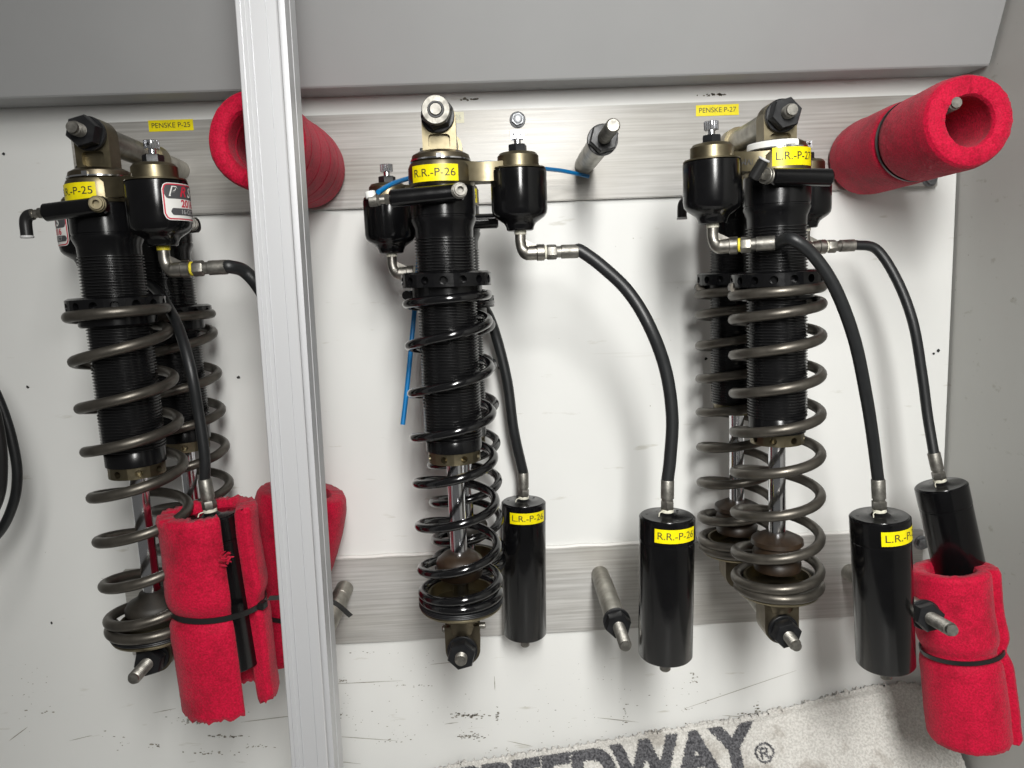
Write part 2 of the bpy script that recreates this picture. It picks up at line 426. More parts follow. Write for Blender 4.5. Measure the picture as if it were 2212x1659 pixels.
# scuffs, drill holes as surface pattern of the wall
def blob(mb, p, rx_, rz_, rot=0, n=9, y=-0.0003):
    vs = []
    for i in range(n):
        a = 2*PI*i/n; q = random.uniform(0.55, 1.15)
        x, z = rx_*q*math.cos(a), rz_*q*math.sin(a)
        vs.append((p.x+x*math.cos(rot)-z*math.sin(rot), y, p.z+x*math.sin(rot)+z*math.cos(rot)))
    mb.add(vs, [tuple(range(n))])
sc = MB(); sl = MB()
# clusters: (x, y, half width px, half height px, count, blob px, dark?)
for (x, y, wx, wy, n, bs, dk) in [
    (1125, 1372+0, 30, 8, 14, 2.2, 0), (1075, 1540, 3, 20, 14, 2.0, 1), (1012, 1545, 38, 7, 30, 1.8, 0),
    (1020, 1590, 30, 8, 34, 1.8, 0), (1352, 1532, 6, 22, 8, 1.8, 1), (1350, 1560, 5, 12, 6, 1.6, 1),
    (1500, 1468, 8, 22, 16, 1.8, 0), (1480, 1530, 14, 5, 6, 1.5, 0), (1635, 1530, 6, 16, 10, 2.0, 1),
    (1625, 1542, 24, 3, 10, 2.0, 1), (1530, 1565, 60, 3, 24, 2.2, 1), (1500, 1580, 14, 8, 14, 1.5, 0),
    (740, 1470, 18, 3, 12, 1.8, 0), (890, 1480, 60, 2, 14, 1.4, 0), (800, 1410, 40, 4, 6, 1.5, 0),
    (735, 1545, 12, 6, 8, 2, 0), (830, 1600, 60, 6, 14, 1.6, 0), (1085, 1620, 40, 6, 10, 1.6, 0),
    (420, 1560, 30, 4, 16, 2.2, 0), (500, 1590, 50, 4, 26, 2.0, 0), (460, 1625, 70, 6, 22, 2.0, 0),
    (560, 1612, 40, 4, 14, 1.8, 0), (330, 1610, 24, 5, 8, 2.2, 0), (90, 1540, 30, 12, 6, 2.0, 0),
    (260, 1600, 50, 20, 10, 1.6, 0), (1010, 215, 26, 2, 10, 2.6, 1), (1550, 205, 30, 3, 22, 2.6, 1),
    (900, 1440, 90, 40, 18, 1.0, 0), (1250, 1480, 140, 60, 30, 0.9, 0), (230, 1250, 10, 4, 4, 1.4, 0),
    (740, 1520, 80, 90, 30, 0.9, 0), (850, 1560, 120, 60, 40, 1.1, 0), (1200, 1560, 160, 50, 40, 1.1, 0), (1480, 1500, 60, 30, 20, 1.2, 0), (1020, 1545, 40, 6, 22, 2.0, 1), (1015, 1590, 30, 8, 18, 1.8, 1), (440, 1550, 90, 20, 26, 1.5, 1), (1490, 1590, 14, 6, 12, 1.6, 1), (440, 1500, 60, 40, 14, 1.0, 0), (60, 1500, 50, 100, 20, 1.0, 0)]:
    for i in range(n):
        q = at(x+random.gauss(0, wx*0.5), y+random.gauss(0, wy*0.5), WALL)
        s_ = bs*random.uniform(0.4, 1.3)*0.00052
        blob(sc if dk or random.random() < 0.25 else sl, q, s_*random.uniform(0.9, 2.2), s_*0.8, random.uniform(-0.1, 0.1))
def scratch(mb, x0, y0, x1, y1, w_=0.0005):
    a = at(x0, y0, WALL); c = at(x1, y1, WALL); d = (c-a).normalized(); nrm = Vector((-d.z, 0, d.x))
    n = 6; vs = []
    for i in range(n+1):
        p = a.lerp(c, i/n); ww = w_*math.sin(PI*(0.08+0.84*i/n))*random.uniform(0.6, 1.2)
        vs += [(p+nrm*ww)+Vector((0, -0.0003, 0)), (p-nrm*ww)+Vector((0, -0.0003, 0))]
    mb.add(vs, [(2*i, 2*i+1, 2*i+3, 2*i+2) for i in range(n)])
for q in [(700,1478,870,1470),(930,1435,1000,1428),(1480,1530,1720,1448),(1068,1460,1069,1490),(520,1560,640,1545),
          (20,1600,60,1570),(150,1600,200,1588),(720,1590,860,1600),(990,1560,960,1564),(1290,1550,1380,1560),
          (690,1640,780,1650),(1560,1545,1600,1548),(330,1540,380,1530),(1095,1600,1150,1612),(1330,1270,1338,1276)]:
    scratch(sl, *q, w_=0.00045)
sc.build('scuff_marks', M['scuff'], wall, smooth=False); sl.build('pale_scuff_marks', M['scufflight'], wall, smooth=False)
for x, y, r_ in [(8,332,4),(60,836,4.5),(516,815,5),(112,1345,4),(1525,775,5),(2027,757,5),(2016,764,3.5),(1078,795,4)]:
    q = at(x, y, WALL); hb = MB(); blob(hb, q, r_*0.00045, r_*0.00045, y=-0.0006)
    hb.build('drill_hole', M['hole'], wall, smooth=False)

# overhead cabinet: underside then a front leaning out over the aisle
zf = at(1060, 178, 0.788).z; zb = at(1060, 200, WALL).z
endx = rx-0.001
cab = MB()
yb, yf, yt = -0.0005, 0.788-WALL, 0.788-WALL-0.115
zt = zf+0.30
x0 = -0.95
prof = [(yb, zf+0.002), (yf, zf), (yf-0.0015, zf+0.0015), (yt, zt), (yb, zt)]
vs = [(x0, y, z) for y, z in prof]+[(endx, y, z) for y, z in prof]
n = len(prof)
cab.add(vs, [tuple(range(n)), tuple(range(n, 2*n))[::-1]]+[(i, (i+1) % n, (i+1) % n+n, i+n) for i in range(n)])
cb = cab.build('overhead_cabinet', M['panel'], smooth=False)
tag(cb, 'grey painted overhead cabinet front leaning out above the upper rail', 'cabinet')

# rails
def rail(name, xl, ztop, zbot, label):
    D0 = 0.828; b = MB()
    x1 = at(2026, 400, D0).x
    zt_, zb_ = at(*ztop, D0).z, at(*zbot, D0).z
    b.box((xl, -WALL+D0, zb_), (x1, -0.0003, zt_), bev=0.0009)
    o = b.build(name, M['rail'], smooth=False)
    uv = o.data.uv_layers.new(name='brush')
    for lp in o.data.loops:
        q = o.data.vertices[lp.vertex_index].co; uv.data[lp.index].uv = (q.x, q.z+q.y*0.01)
    tag(o, label, 'rail', 'mounting rails on the back wall'); return o, x1, zt_, zb_
xl = at(272, 1300, 0.828).x
rail_u, rxe, ru_t, ru_b = rail('mounting_rail', xl, (1035, 237), (1382, 427), 'upper brushed aluminium rail with yellow labels under the overhead cabinet')
rail_l, _, rl_t, rl_b = rail('mounting_rail', xl, (1360, 1178), (1288, 1362), 'lower brushed aluminium rail running behind the lower ends of the shocks')
b = MB(); b.tube([(xl+0.02+i*(rxe-xl-0.04)/60, -0.004, rl_t+0.0012+0.0006*math.sin(i*1.7)) for i in range(61)], 0.0026, 6)
b.build('sealant_bead', M['sealant'], rail_l)
FY = 0.828-WALL-0.0001
def lab_on_rail(x, y, wd, txt, ts, rot=0.0, **k):
    q = at(x, y, 0.828); flat_label(rail_u, (q.x, FY, q.z), wd, 0.0115, txt, ts, rot, **k)
lab_on_rail(369.5, 271, 0.0468, 'PENSKE P-25', 0.0073, -0.0, sx=0.98)
lab_on_rail(1549.5, 238, 0.0468, 'PENSKE P-27', 0.0073, 0.0, sx=0.98)
lab_on_rail(958, 255, 0.0440, 'PENSKE P-26', 0.0073, 0.0, mtl='pale', ink='palegrey')

def hex_bolt(x, y, label, sc_=1.0):
    q = at(x, y, 0.828); o = empty('hex_bolt', (q.x, FY, q.z), label, 'bolt', 'zinc bolts holding the rails')
    a = MB(0.001*sc_); a.lathe([(8.6, 0), (8.6, 0.9), (6.4, 1.8)], frame((0, 0, 0), (0, -1, 0)), 28); a.build('washer_flange', M['galv'], o)
    a = MB(0.001*sc_); a.hexn((0, -1.6, 0), (0, -5.6, 0), 6.9, rot=0.3)
    a.lathe([(5.0, 0), (4.4, 0.3)], frame((0, -5.6, 0), (0, -6.2, 0)), 24); a.build('bolt_head', M['galv'], o)
    return o
hex_bolt(1118, 259, 'zinc flange hex bolt on the upper rail right of the middle shock pair')
hex_bolt(2008, 386, 'zinc hex bolt at the right end of the upper rail below the foam')
hex_bolt(291, 1257, 'zinc hex bolt at the left end of the lower rail behind the left spring')
hex_bolt(1990, 1172, 'dull hex bolt at the right end of the lower rail behind the tilted reservoir')

# ------------------------------------------------------------------ pegs
def peg(base, tip, nutD, label, sleeve=True, rstud=5.6, tipwasher=False, rnut=13.2):
    """base/tip: world points; nutD distance of nut's back face"""
    o = empty('mounting_peg', base, label, 'peg', 'threaded mounting pegs on the rails')
    ax = tip-base; L = ax.length*1000; u = ax.normalized()
    rot = Vector((0, -1, 0)).rotation_difference(u)
    o.rotation_mode = 'QUATERNION'; o.rotation_quaternion = rot
    def yy(D):   # mm along local -Y for wall distance D
        return -((base.y+WALL-D)/(-u.y))*1000
    yn = yy(nutD)
    a = MB(0.001); a.rod((0, 0, 0), (0, yn*0.22, 0), 10.2, 28, bev=0.5)
    a.rod((0, yn*0.22-0.2, 0), (0, yn+2.5, 0), 10.8, 28, bev=0.7); a.build('standoff_sleeve', M['alsleeve'], o)
    a = MB(0.001); a.ring((0, yn+2.4, 0), (0, yn-1.6, 0), 14.0, 5.0, 32, 0.5); a.build('washer', M['blknut'], o)
    a = MB(0.001); a.hexn((0, yn-1.6, 0), (0, yn-12.5, 0), rnut, rot=0.25); a.build('hex_nut', M['blknut'], o)
    a = MB(0.001); a.stud((0, yn-6, 0), (0, -L, 0), rstud, 2.1); a.build('threaded_stud', M['steel'], o)
    if tipwasher:
        a = MB(0.001); a.ring((0, yn-12.4, 0), (0, -L+1.5, 0), 11.6, 6.9, 40, 0.5); a.build('spacer', M['steel'], o)
        a = MB(0.001); a.ring((0, yn-12, 0), (0, -L+0.8, 0), 6.8, 5.3, 32, 0.3); a.build('inner_bush', M['blknut'], o)
    return o

# ------------------------------------------------------------------ shocks
def zspline(zs, t):
    i = int(math.floor(t)); i = max(0, min(len(zs)-2, i)); f = t-i
    z = [zs[max(0, i-1)], zs[i], zs[i+1], zs[min(len(zs)-1, i+2)]]
    return 0.5*((2*z[1])+(z[2]-z[0])*f+(2*z[0]-5*z[1]+4*z[2]-z[3])*f*f+(3*z[1]-z[0]-3*z[2]+z[3])*f**3)

def lug(r, zlow, n=20, up=True):
    """rounded outline round the eye reaching to zlow"""
    pts = []
    for i in range(n+1):
        a = PI*i/n if up else PI+PI*i/n
        pts.append((r*math.cos(a), r*math.sin(a)))
    if up: pts += [(-r, zlow), (r, zlow)]
    else: pts += [(r, zlow), (-r, zlow)]
    return pts
def circ(r, n=28, cx=0, cz=0): return [(cx+r*math.cos(2*PI*i/n), cz+r*math.sin(2*PI*i/n)) for i in range(n)]
def rrect(x0, z0, x1, z1, r, n=5):
    out = []
    for cx_, cz_, a0 in ((x1-r, z1-r, 0), (x0+r, z1-r, PI/2), (x0+r, z0+r, PI), (x1-r, z0+r, 3*PI/2)):
        out += [(cx_+r*math.cos(a0+PI/2*i/n), cz_+r*math.sin(a0+PI/2*i/n)) for i in range(n+1)]
    return out

def shock(top, bot, label, c):
    """c: dict of options; all lengths in millimetres, local z up along the shock, y into the wall"""
    zax = (top-bot).normalized(); L = (top-bot).length*1000
    yax = (Vector((0, 1, 0))-zax*zax.y).normalized(); xax = yax.cross(zax)
    R = Matrix((xax, yax, zax)).transposed()
    o = empty('coilover_shock', top, label, 'shock absorber', 'coilover shocks hanging on the pegs', R)
    side = c['side']; phi = math.radians(c.get('phi', 18)); hz = c.get('hz', 0); dz = c.get('dz', 0)+hz
    HS = Matrix.Translation((0, 0, hz))
    col = c['collar']; k = 0.001
    # top eye
    a = MB(k); a.prism(lug(14.2, -29), -9, 9, [circ(9), rrect(-9, -25.5, 9, -13.5, 3)])
    eye = a.build('top_eye', M['gold'], o, ang=30)
    a = MB(k); a.box((-11, -3.5, -26), (11, 4, -12)); a.build('eye_pocket', M['gold'], eye, smooth=False)
    a = MB(k); a.ring((0, -9.8, 0), (0, 9.8, 0), 8.9, 5.2, 28, 0.8); a.build('spherical_bearing', M['dullsteel'], eye)
    a = MB(k); a.rod((-16.8, -5, -26), (-13, -5, -26), 2.2, 12, bev=0.4); a.build('set_screw', M['blknut'], eye)
    # cap under the eye
    a = MB(k); a.lathe([(10, -27), (19, -27.2), (24.2, -30), (25.2, -33.5), (25.2, -34.2)], HS, 56); a.build('top_cap', M['golddark'], o)
    a = MB(k); a.lathe([(24, -33.6), (25.9, -34.0), (25.9, -35.2), (24, -35.5)], HS, 56, cap=False)
    a.box((-2.2, -26.6, -35.2), (2.2, -22, -31.5), HS); a.build('snap_ring', M['chrome'], o)
    if c.get('white_tie'):
        a = MB(k); a.lathe([(18, -28.6), (25.4, -28.8), (26.6, -30), (26.6, -34.2), (18, -34.2), (18, -28.6)], HS, 40, cap=False, a0=math.radians(185), a1=math.radians(290))
        a.box((-2, -27.5, -33.6), (6, -23.5, -29.5), HS, bev=0.5); a.build('white_tie', M['white'], o)
    # head with arm to the adjuster can
    H = Matrix.Rotation((0 if side > 0 else PI)+(-phi if side > 0 else phi), 4, 'Z')
    arm = 66.0
    a = MB(k)
    a.lathe([(22, -34.5), (26.5, -37), (28.2, -41), (28.2, -53.5), (26.6, -56.5), (23, -58)], HS, 64)
    outl = []
    def wy(x):
        t = (x-10)/(arm-10)
        return 24-(24-10.5)*math.sin(min(1, t/0.55)*PI/2) if t < 0.55 else 10.5+(14.5-10.5)*((t-0.55)/0.45)**1.5
    xs = [10+(arm-10)*i/16 for i in range(17)]
    pts = [(x, -wy(x)) for x in xs]+[(x, wy(x)) for x in xs[::-1]]
    # prism extrudes along y with outline x,z : rotate so that the outline lies in x,y
    T = HS @ H @ Matrix.Rotation(PI/2, 4, 'X')
    a.prism(pts, -53.2, -37.2, mt=T)
    cc = H @ Matrix.Translation((arm, 0, dz))
    a.lathe([(12, -29.2), (15.5, -30), (17.6, -32.5), (17.8, -41.5), (23.0, -42.2), (23.6, -43.6), (20, -44.5)], cc, 56)
    a.build('head', M['gold'], o, ang=28)
    # adjuster can
    a = MB(k)
    prof = [(22.4, -43.8), (23.9, -44.6), (24.1, -47), (24.1, -77), (23.4, -80.5), (21.2, -83.5), (17.2, -86.2), (13.8, -88.6), (12.2, -91.5),
            (11.6, -94.2), (10.2, -95), (8, -95)]
    a.lathe(prof, cc, 64); can = a.build('adjuster_can', M['resblack'], o, ang=50)
    # adjuster knob
    a = MB(k)
    for i in range(20):
        q = 2*PI*i/20; a.rod(cc @ Vector((5.4*math.cos(q), 5.4*math.sin(q), -18.2)), cc @ Vector((5.4*math.cos(q), 5.4*math.sin(q), -11.4)), 0.62, 6)
    a.lathe([(5.3, -18), (5.5, -17.6), (5.5, -12), (5.2, -11.6)], cc, 24)
    a.lathe([(3, -23), (3, -18)], cc, 16); a.build('adjuster_knob', M['chrome'], o)
    a = MB(k)
    for q in (-PI/2-0.55, -PI/2+0.45):
        e0 = cc @ Vector((5.0*math.cos(q), 5.0*math.sin(q), -14.8)); e1 = cc @ Vector((6.1*math.cos(q), 6.1*math.sin(q), -14.8)); a.rod(e0, e1, 1.15, 10)
    a.hexn(cc @ Vector((0, 0, -29.5)), cc @ Vector((0, 0, -22.6)), 8.2, rot=0.3)
    a.build('adjuster_base', M['blknut'], o)
    # body
    a = MB(k)
    a.lathe([(26, -55), (28, -57), (28.1, -80.4), (27.5, -80.8), (27.5, -82.0), (28.1, -82.4), (28.1, -84.5), (27.2, -86.5), (25.3, -91), (24.9, -99)], HS, 64)
    body = a.build('body_sleeve', M['black'], o, ang=40)
    zt0, zt1 = -98.5+hz, c['thread_end']; p = 2.65; z = zt0; prof = [(24.6, zt0+0.2)]
    while z > zt1:
        prof += [(24.2, z), (25.95, z-p*0.35), (25.95, z-p*0.55), (24.2, z-p*0.9)]; z -= p
    a = MB(k); a.lathe(prof, None, 72); a.build('threaded_body', M['thread'], o, ang=25)
    a = MB(k); a.lathe([(24.2, zt1+1), (24.9, zt1), (24.9, c['gold_top']+0.5), (23, c['gold_top'])], None, 56); a.build('body_end', M['black'], o)
    a = MB(k); g0, g1 = c['gold_top'], c['gold_top']-10
    a.holed_band(23.4, g1, g0, 8, 3.1, 7.0, ph=c.get('gph', 0.35), inner=8); a.build('gland_ring', M['gold'], o, ang=28)
    # collar
    a = MB(k); a.holed_band(39.0, col-11, col, 15, 3.5, 6.0, ph=c.get('cph', 0.1), inner=25.4)
    a.lathe([(25.4, col+0.02), (27, col+2), (36, col+1.6), (39, col)], None, 64, cap=False)
    a.lathe([(25.6, col-10.9), (31, col-11.1), (31.2, col-22), (30, col-23.5), (25.6, col-23.6)], None, 56, cap=False)
    a.build('spring_collar', M['black'], o, ang=30)
    # spring
    zs = c['coils']; R_, wr = c['R'], c['wr']; N = len(zs)-1; steps = 44; pts = []
    for i in range(int(N*steps)+1):
        t = i/steps; an = PI-2*PI*t+c.get('sph', 0)      # starts at the left side (-x), descends clockwise
        pts.append((R_*math.cos(an), R_*math.sin(an), zspline(zs, t)))
    a = MB(k); a.tube(pts, wr, 14); a.build('coil_spring', M[c['spring']], o, ang=60)
    # shaft
    a = MB(k); a.rod((0, 0, g1+1), (0, 0, c['shaft_end']), 7.6, 32); a.build('chrome_shaft', M['chrome'], o)
    # bump stop
    a = MB(k); bt = c['bump_top']
    prof = [(r, bt-z) for r, z in c['bump']]
    a.lathe(prof, None, 40); a.build('bump_stop', M[c['bump_mat']], o, ang=50)
    # spring perch
    pz = c['perch']
    a = MB(k)
    a.lathe([(28.2, pz+7), (30.4, pz+7), (30.6, pz+0.3), (28, pz+0.3), (28.2, pz+7)], None, 56, cap=False)
    a.lathe([(28.3, pz+6.8), (27.6, pz-4), (10, pz-4.5)], None, 56, cap=False)
    a.lathe([(29, pz-4.6), (36.5, pz-4.6), (38.2, pz-6.2), (37.2, pz-8), (14, pz-8.6)], None, 64, cap=False)
    a.build('spring_perch', M['gold'] if c.get('goldperch', True) else M['golddark'], o, ang=35)
    a = MB(k)
    for j in range(3):
        z0 = pz-0.1-j*1.5
        a.lathe([(30.8, z0), (38.8, z0), (39.2, z0-0.55), (38.8, z0-1.1), (30.8, z0-1.1)], None, 64, cap=False)
    a.build('thrust_washers', M['blknut'], o)
    # lower clevis
    zl = -L
    a = MB(k)
    a.lathe([(15.6, pz-8.2), (15.8, zl+21), (14, zl+14)], None, 40)
    holes = [circ(9.2)]
    if c.get('slot'): holes.append(rrect(-10, 14.5, 10, 20, 2.5))
    lg = [(x, z) for x, z in lug(16, 22, up=False)]
    a.prism(lg, -11.5, 11.5, holes, Matrix.Translation((0, 0, zl)))
    a.build('lower_clevis', M['golddark'], o, ang=30)
    a = MB(k); a.ring((0, -12.4, zl), (0, 12.4, zl), 9.1, 5.2, 28, 0.8)
    if c.get('side_screws'):
        a.rod((15, 0, zl+17), (21.5, 0, zl+17), 3.1, 14, bev=0.6); a.rod((-15, -3, zl+17), (-19, -3, zl+17), 3.6, 14, bev=1.2)
    a.build('lower_bearing', M['steel'], o)
    # cross valve in front of the body
    bx0, bx1, bz, bt_ = c['bar']
    by = -33.5; dxx = bx1-bx0; bz = bz+hz
    P0, P1 = Vector((bx0, by, bz)), Vector((bx1, by, bz+bt_))
    a = MB(k); a.rod(P0, P1, 7.1, 30, bev=1.4); a.box((-9, -31, bz-5+bt_/2), (9, -25, bz+5+bt_/2)); bar = a.build('cross_valve', M['resblack'], o)
    if 'socket' in c:
        sx_, mt_ = c['socket']; q = P0.lerp(P1, (sx_-bx0)/dxx); d = Vector((0.25, -1, 0.05)).normalized()
        a = MB(k)
        for r, d0, d1 in ((6.6, 6.4, 8.4), (5.4, 8.4, 10), (6.0, 10, 11.6), (5.0, 11.6, 13.2)):
            a.ring(q+d*d0, q+d*d1, r, 2.6, 24, 0.35)
        a.hexn(q+d*8, q+d*9.4, 3.0); a.build('socket_plug', M[mt_], bar)
    ee = c.get('end')     # 'elbow' hanging down, 'push' with tube ring, 'front' toward the camera
    if ee:
        sgn = -1 if abs(bx0) > abs(bx1) else 1
        q = (P0 if sgn < 0 else P1); dd = (P1-P0).normalized()*sgn
        a = MB(k); a.hexn(q-dd*0.5, q+dd*4, 4.6); a.rod(q+dd*4, q+dd*8, 3.4, 18); a.hexn(q+dd*8, q+dd*11, 4.4, rot=.2); a.build('end_fitting', M['dullsteel'], bar)
        q2 = q+dd*13
        if ee == 'elbow':
            a = MB(k); a.tube(spline([q+dd*9.5, q2+Vector((0, 0, -1)), q2+dd*2.5+Vector((0, 0, -5)), q2+dd*3.0+Vector((0, 0, -16))], 6), 4.6, 16)
            a.build('push_elbow', M['tie'], bar)
            a = MB(k); a.rod(q2+dd*3.0+Vector((0, 0, -16)), q2+dd*3.0+Vector((0, 0, -18)), 5.0, 18, bev=.4); a.build('release_ring', M['lgrey'], bar)
        else:
            a = MB(k); a.rod(q+dd*10, q+dd*17, 4.8, 20, bev=0.5); a.build('push_socket', M['steel'], bar)
            a = MB(k); v = q+dd*15; a.rod(v+Vector((0, 0, 2)), v+Vector((-1, 0, 7.5)), 4.4, 20, bev=.6); a.build('release_ring', M['white'], bar)
    if c.get('front_plug'):
        q = P0; dd = Vector((-0.8, -0.5, 0.1)).normalized()
        a = MB(k)
        for r, d0, d1 in ((6.8, 4.5, 6), (6.0, 6, 8), (6.8, 8, 9.2)): a.ring(q+dd*d0, q+dd*d1, r, 2, 24, 0.35)
        a.hexn(q+dd*8, q+dd*16, 5.0); a.rod(q+dd*16, q+dd*19, 3.6); a.build('end_fitting', M['steel'], bar)
        v = q+dd*20; u2 = Vector((0.45, -0.3, 0.85)).normalized()
        a = MB(k); a.rod(v-u2*5, v+u2*11, 4.6, 20, bev=.8); a.build('push_elbow', M['tie'], bar)
        a = MB(k); a.rod(v+u2*11, v+u2*12.8, 5.0, 20, bev=.5); a.build('release_ring', M['lgrey'], bar)
    # elbow fitting under the can
    cw = (H @ Vector((arm, 0, 0))); ex = c.get('elbow_dir', Vector((1, 0, 0))); zb0 = -95+dz
    el = c.get('elbow', True)
    if el:
        e0 = Vector((cw.x, cw.y, zb0)); yb_ = zb0-19
        a = MB(k)
        a.tube(spline([e0+Vector((0, 0, -2)), e0+Vector((0, 0, -10)), e0+Vector((0, 0, -15.5))+ex*1.4, Vector((cw.x, cw.y, yb_))+ex*5.5, Vector((cw.x, cw.y, yb_))+ex*14], 8), 4.7, 20,
               rf=lambda t: 1 if t < 0.45 else 1+0.35*min(1, (t-0.45)/0.3))
        m0 = Vector((cw.x, cw.y, yb_))
        a.ring(m0+ex*13.5, m0+ex*20.5, 7.2, 3, 28, 0.6)
        # web in the corner
        pz_ = [e0+Vector((0, 0, -7))+ex*3, m0+ex*14+Vector((0, 0, 6)), m0+ex*3+Vector((0, 0, 4))]
        w_ = Vector((0, 1, 0))*0.8; a.add([q-w_ for q in pz_]+[q+w_ for q in pz_], [(0, 1, 2), (5, 4, 3), (0, 3, 4, 1), (1, 4, 5, 2), (2, 5, 3, 0)])
        fit = a.build('elbow_fitting', M['dullsteel'], can)
        a = MB(k); a.rod(e0+Vector((0, 0, 0.5)), e0+Vector((0, 0, -3.2)), 5.2, 20, bev=.4); a.build('thread_tape', M[c.get('neck', 'ptfe')], can)
        a = MB(k); a.rod(m0+ex*20.3, m0+ex*22.5, 5.8, 20, bev=.4)
        a.build('thread_tape', M[c.get('tape', 'ptfe')], can)
    for kw in c.get('labels', []): curved_label(o, kw[0], kw[1]+hz, *kw[2:])
    if el:
        hp = o.matrix_basis if False else (Matrix.Translation(top) @ R.to_4x4())
        o['_'] = 0; del o['_']
        return o, hp @ ((m0+ex*22.5)*0.001), (R @ ex)
    return o, None, None

BUMP_B = [(8.5, 0), (15, 1), (20.5, 6), (21.5, 8), (21.5, 12), (20.4, 12.6), (20.4, 14), (21.8, 15), (20.5, 22), (16, 25), (9, 25.5)]
BUMP_C = [(8.5, 0), (11, 1), (13, 5), (22, 10), (24.5, 14), (24.5, 18), (10, 20)]
BUMP_D = [(8.5, 0), (15, 0.8), (23, 5), (23.5, 9), (20, 11), (20, 13), (22, 17), (22, 21), (18.5, 24), (21.5, 27.5), (21, 34), (12, 38)]
B_ZS = [-146, -150.5, -190, -230, -268, -309, -349, -390, -422, -430]
K_ZS = [-147, -155, -192, -234, -274, -316, -356, -397, -419, -424]
P_ZS = [-142, -149, -170, -202, -237, -273, -311, -350, -389, -414, -420]
cfg25f = dict(side=1, phi=28, collar=-135, thread_end=-268, gold_top=-281, coils=B_ZS, R=38, wr=4.7, spring='bronze',
              shaft_end=-412, bump=BUMP_C, bump_top=-400, bump_mat='darkbump', perch=-433, bar=(-32, 18, -64, 4), socket=(13, 'gold'), end='elbow', tape='ytape', neck='ytape',
              side_screws=True, gph=0.5,
              labels=[(28.2, -47.3, 40, 13.5, -PI/2-0.42, 'R.R.-P-25', 8.6)])
cfg25r = dict(side=-1, phi=18, dz=-6, collar=-145, thread_end=-268, gold_top=-281, coils=[z-8+4*i/9 for i, z in enumerate(B_ZS)], R=38, wr=4.7, spring='bronze',
              shaft_end=-412, bump=BUMP_C, bump_top=-402, bump_mat='darkbump', perch=-436, bar=(-6, 50, -70, 2), socket=(44, 'steel'), cph=0.3)
cfg26f = dict(side=1, phi=0, collar=-129.5, thread_end=-274, gold_top=-286, coils=K_ZS, R=35.3, wr=4.15, spring='blackspring',
              shaft_end=-424, bump=BUMP_B, bump_top=-383, bump_mat='brown', perch=-427, bar=(-41, 19, -68, 4), socket=(14, 'steel'), end='push',
              side_screws=True, gph=0.42, labels=[(28.2, -47.3, 42.5, 13.5, -PI/2-0.19, 'R.R.-P-26', 9.0)])
cfg26r = dict(side=-1, phi=28, dz=-6, collar=-146, thread_end=-274, gold_top=-290, coils=[z-4 for z in K_ZS], R=35.3, wr=4.15, spring='blackspring',
              shaft_end=-420, bump=BUMP_B, bump_top=-379, bump_mat='darkbump', perch=-428, bar=(-8, 46, -74, 0), cph=0.25,
              labels=[(28.2, -47.3, 42.5, 13.5, -PI/2+0.45, 'L.R.-P-26', 9.0)])
cfg27f = dict(side=-1, phi=18, hz=8, elbow_dir=Vector((0.93, -0.36, 0)), tape='ytape', collar=-131, thread_end=-260, gold_top=-274, coils=P_ZS, R=37.3, wr=4.7, spring='bronze', white_tie=True,
              shaft_end=-378, bump=BUMP_D, bump_top=-371, bump_mat='brown', perch=-419, bar=(-17, 33, -60, -3), front_plug=True, slot=True, gph=0.28,
              labels=[(28.2, -43.2, 40, 15, -PI/2+0.22, 'L.R.-P-27', 9.2)])
cfg27r = dict(side=1, phi=18, hz=7, collar=-129, thread_end=-262, gold_top=-264, coils=P_ZS, R=37.3, wr=4.7, spring='bronze',
              shaft_end=-378, bump=BUMP_D, bump_top=-371, bump_mat='brown', perch=-419, bar=(-48, 4, -64, 0), end='elbow', slot=True, gph=0.6, cph=0.22)
DF, DR = 0.655, 0.762
def rear(pf, D=DR):
    v = pf-Vector((0, 0, 0)); return Vector((pf.x, D-WALL, pf.z))
T25, B25 = at(207, 295, DF), at(345, 1403, DF)
T26, B26 = at(948, 258, DF), at(1001, 1390, DF)
T27, B27 = at(1677, 257, DF), at(1679, 1343, DF)
T26r, B26r = at(968, 322, DR), at(1017, 1285, DR)
T25r, B25r = at(330, 344, DR), at(440, 1297, DR)
T27r, B27r = at(1589, 309, DR), at(1592, 1232, DR)
s25f, f25f, d25f = shock(T25, B25, 'front shock of the left pair, bronze spring and a dated sticker on its black can', cfg25f)
s25r, f25r, d25r = shock(T25r, B25r, 'rear shock of the left pair, mostly hidden, against the rails', cfg25r)
s26f, f26f, d26f = shock(T26, B26, 'front shock of the middle pair with glossy black spring and yellow head label', cfg26f)
s26r, f26r, d26r = shock(T26r, B26r, 'rear shock of the middle pair, its black can poking out on the left', cfg26r)
s27f, f27f, d27f = shock(T27, B27, 'front shock of the right pair, bronze spring and white band under its top eye', cfg27f)
s27r, f27r, d27r = shock(T27r, B27r, 'rear shock of the right pair, its bronze spring showing left of the front one', cfg27r)

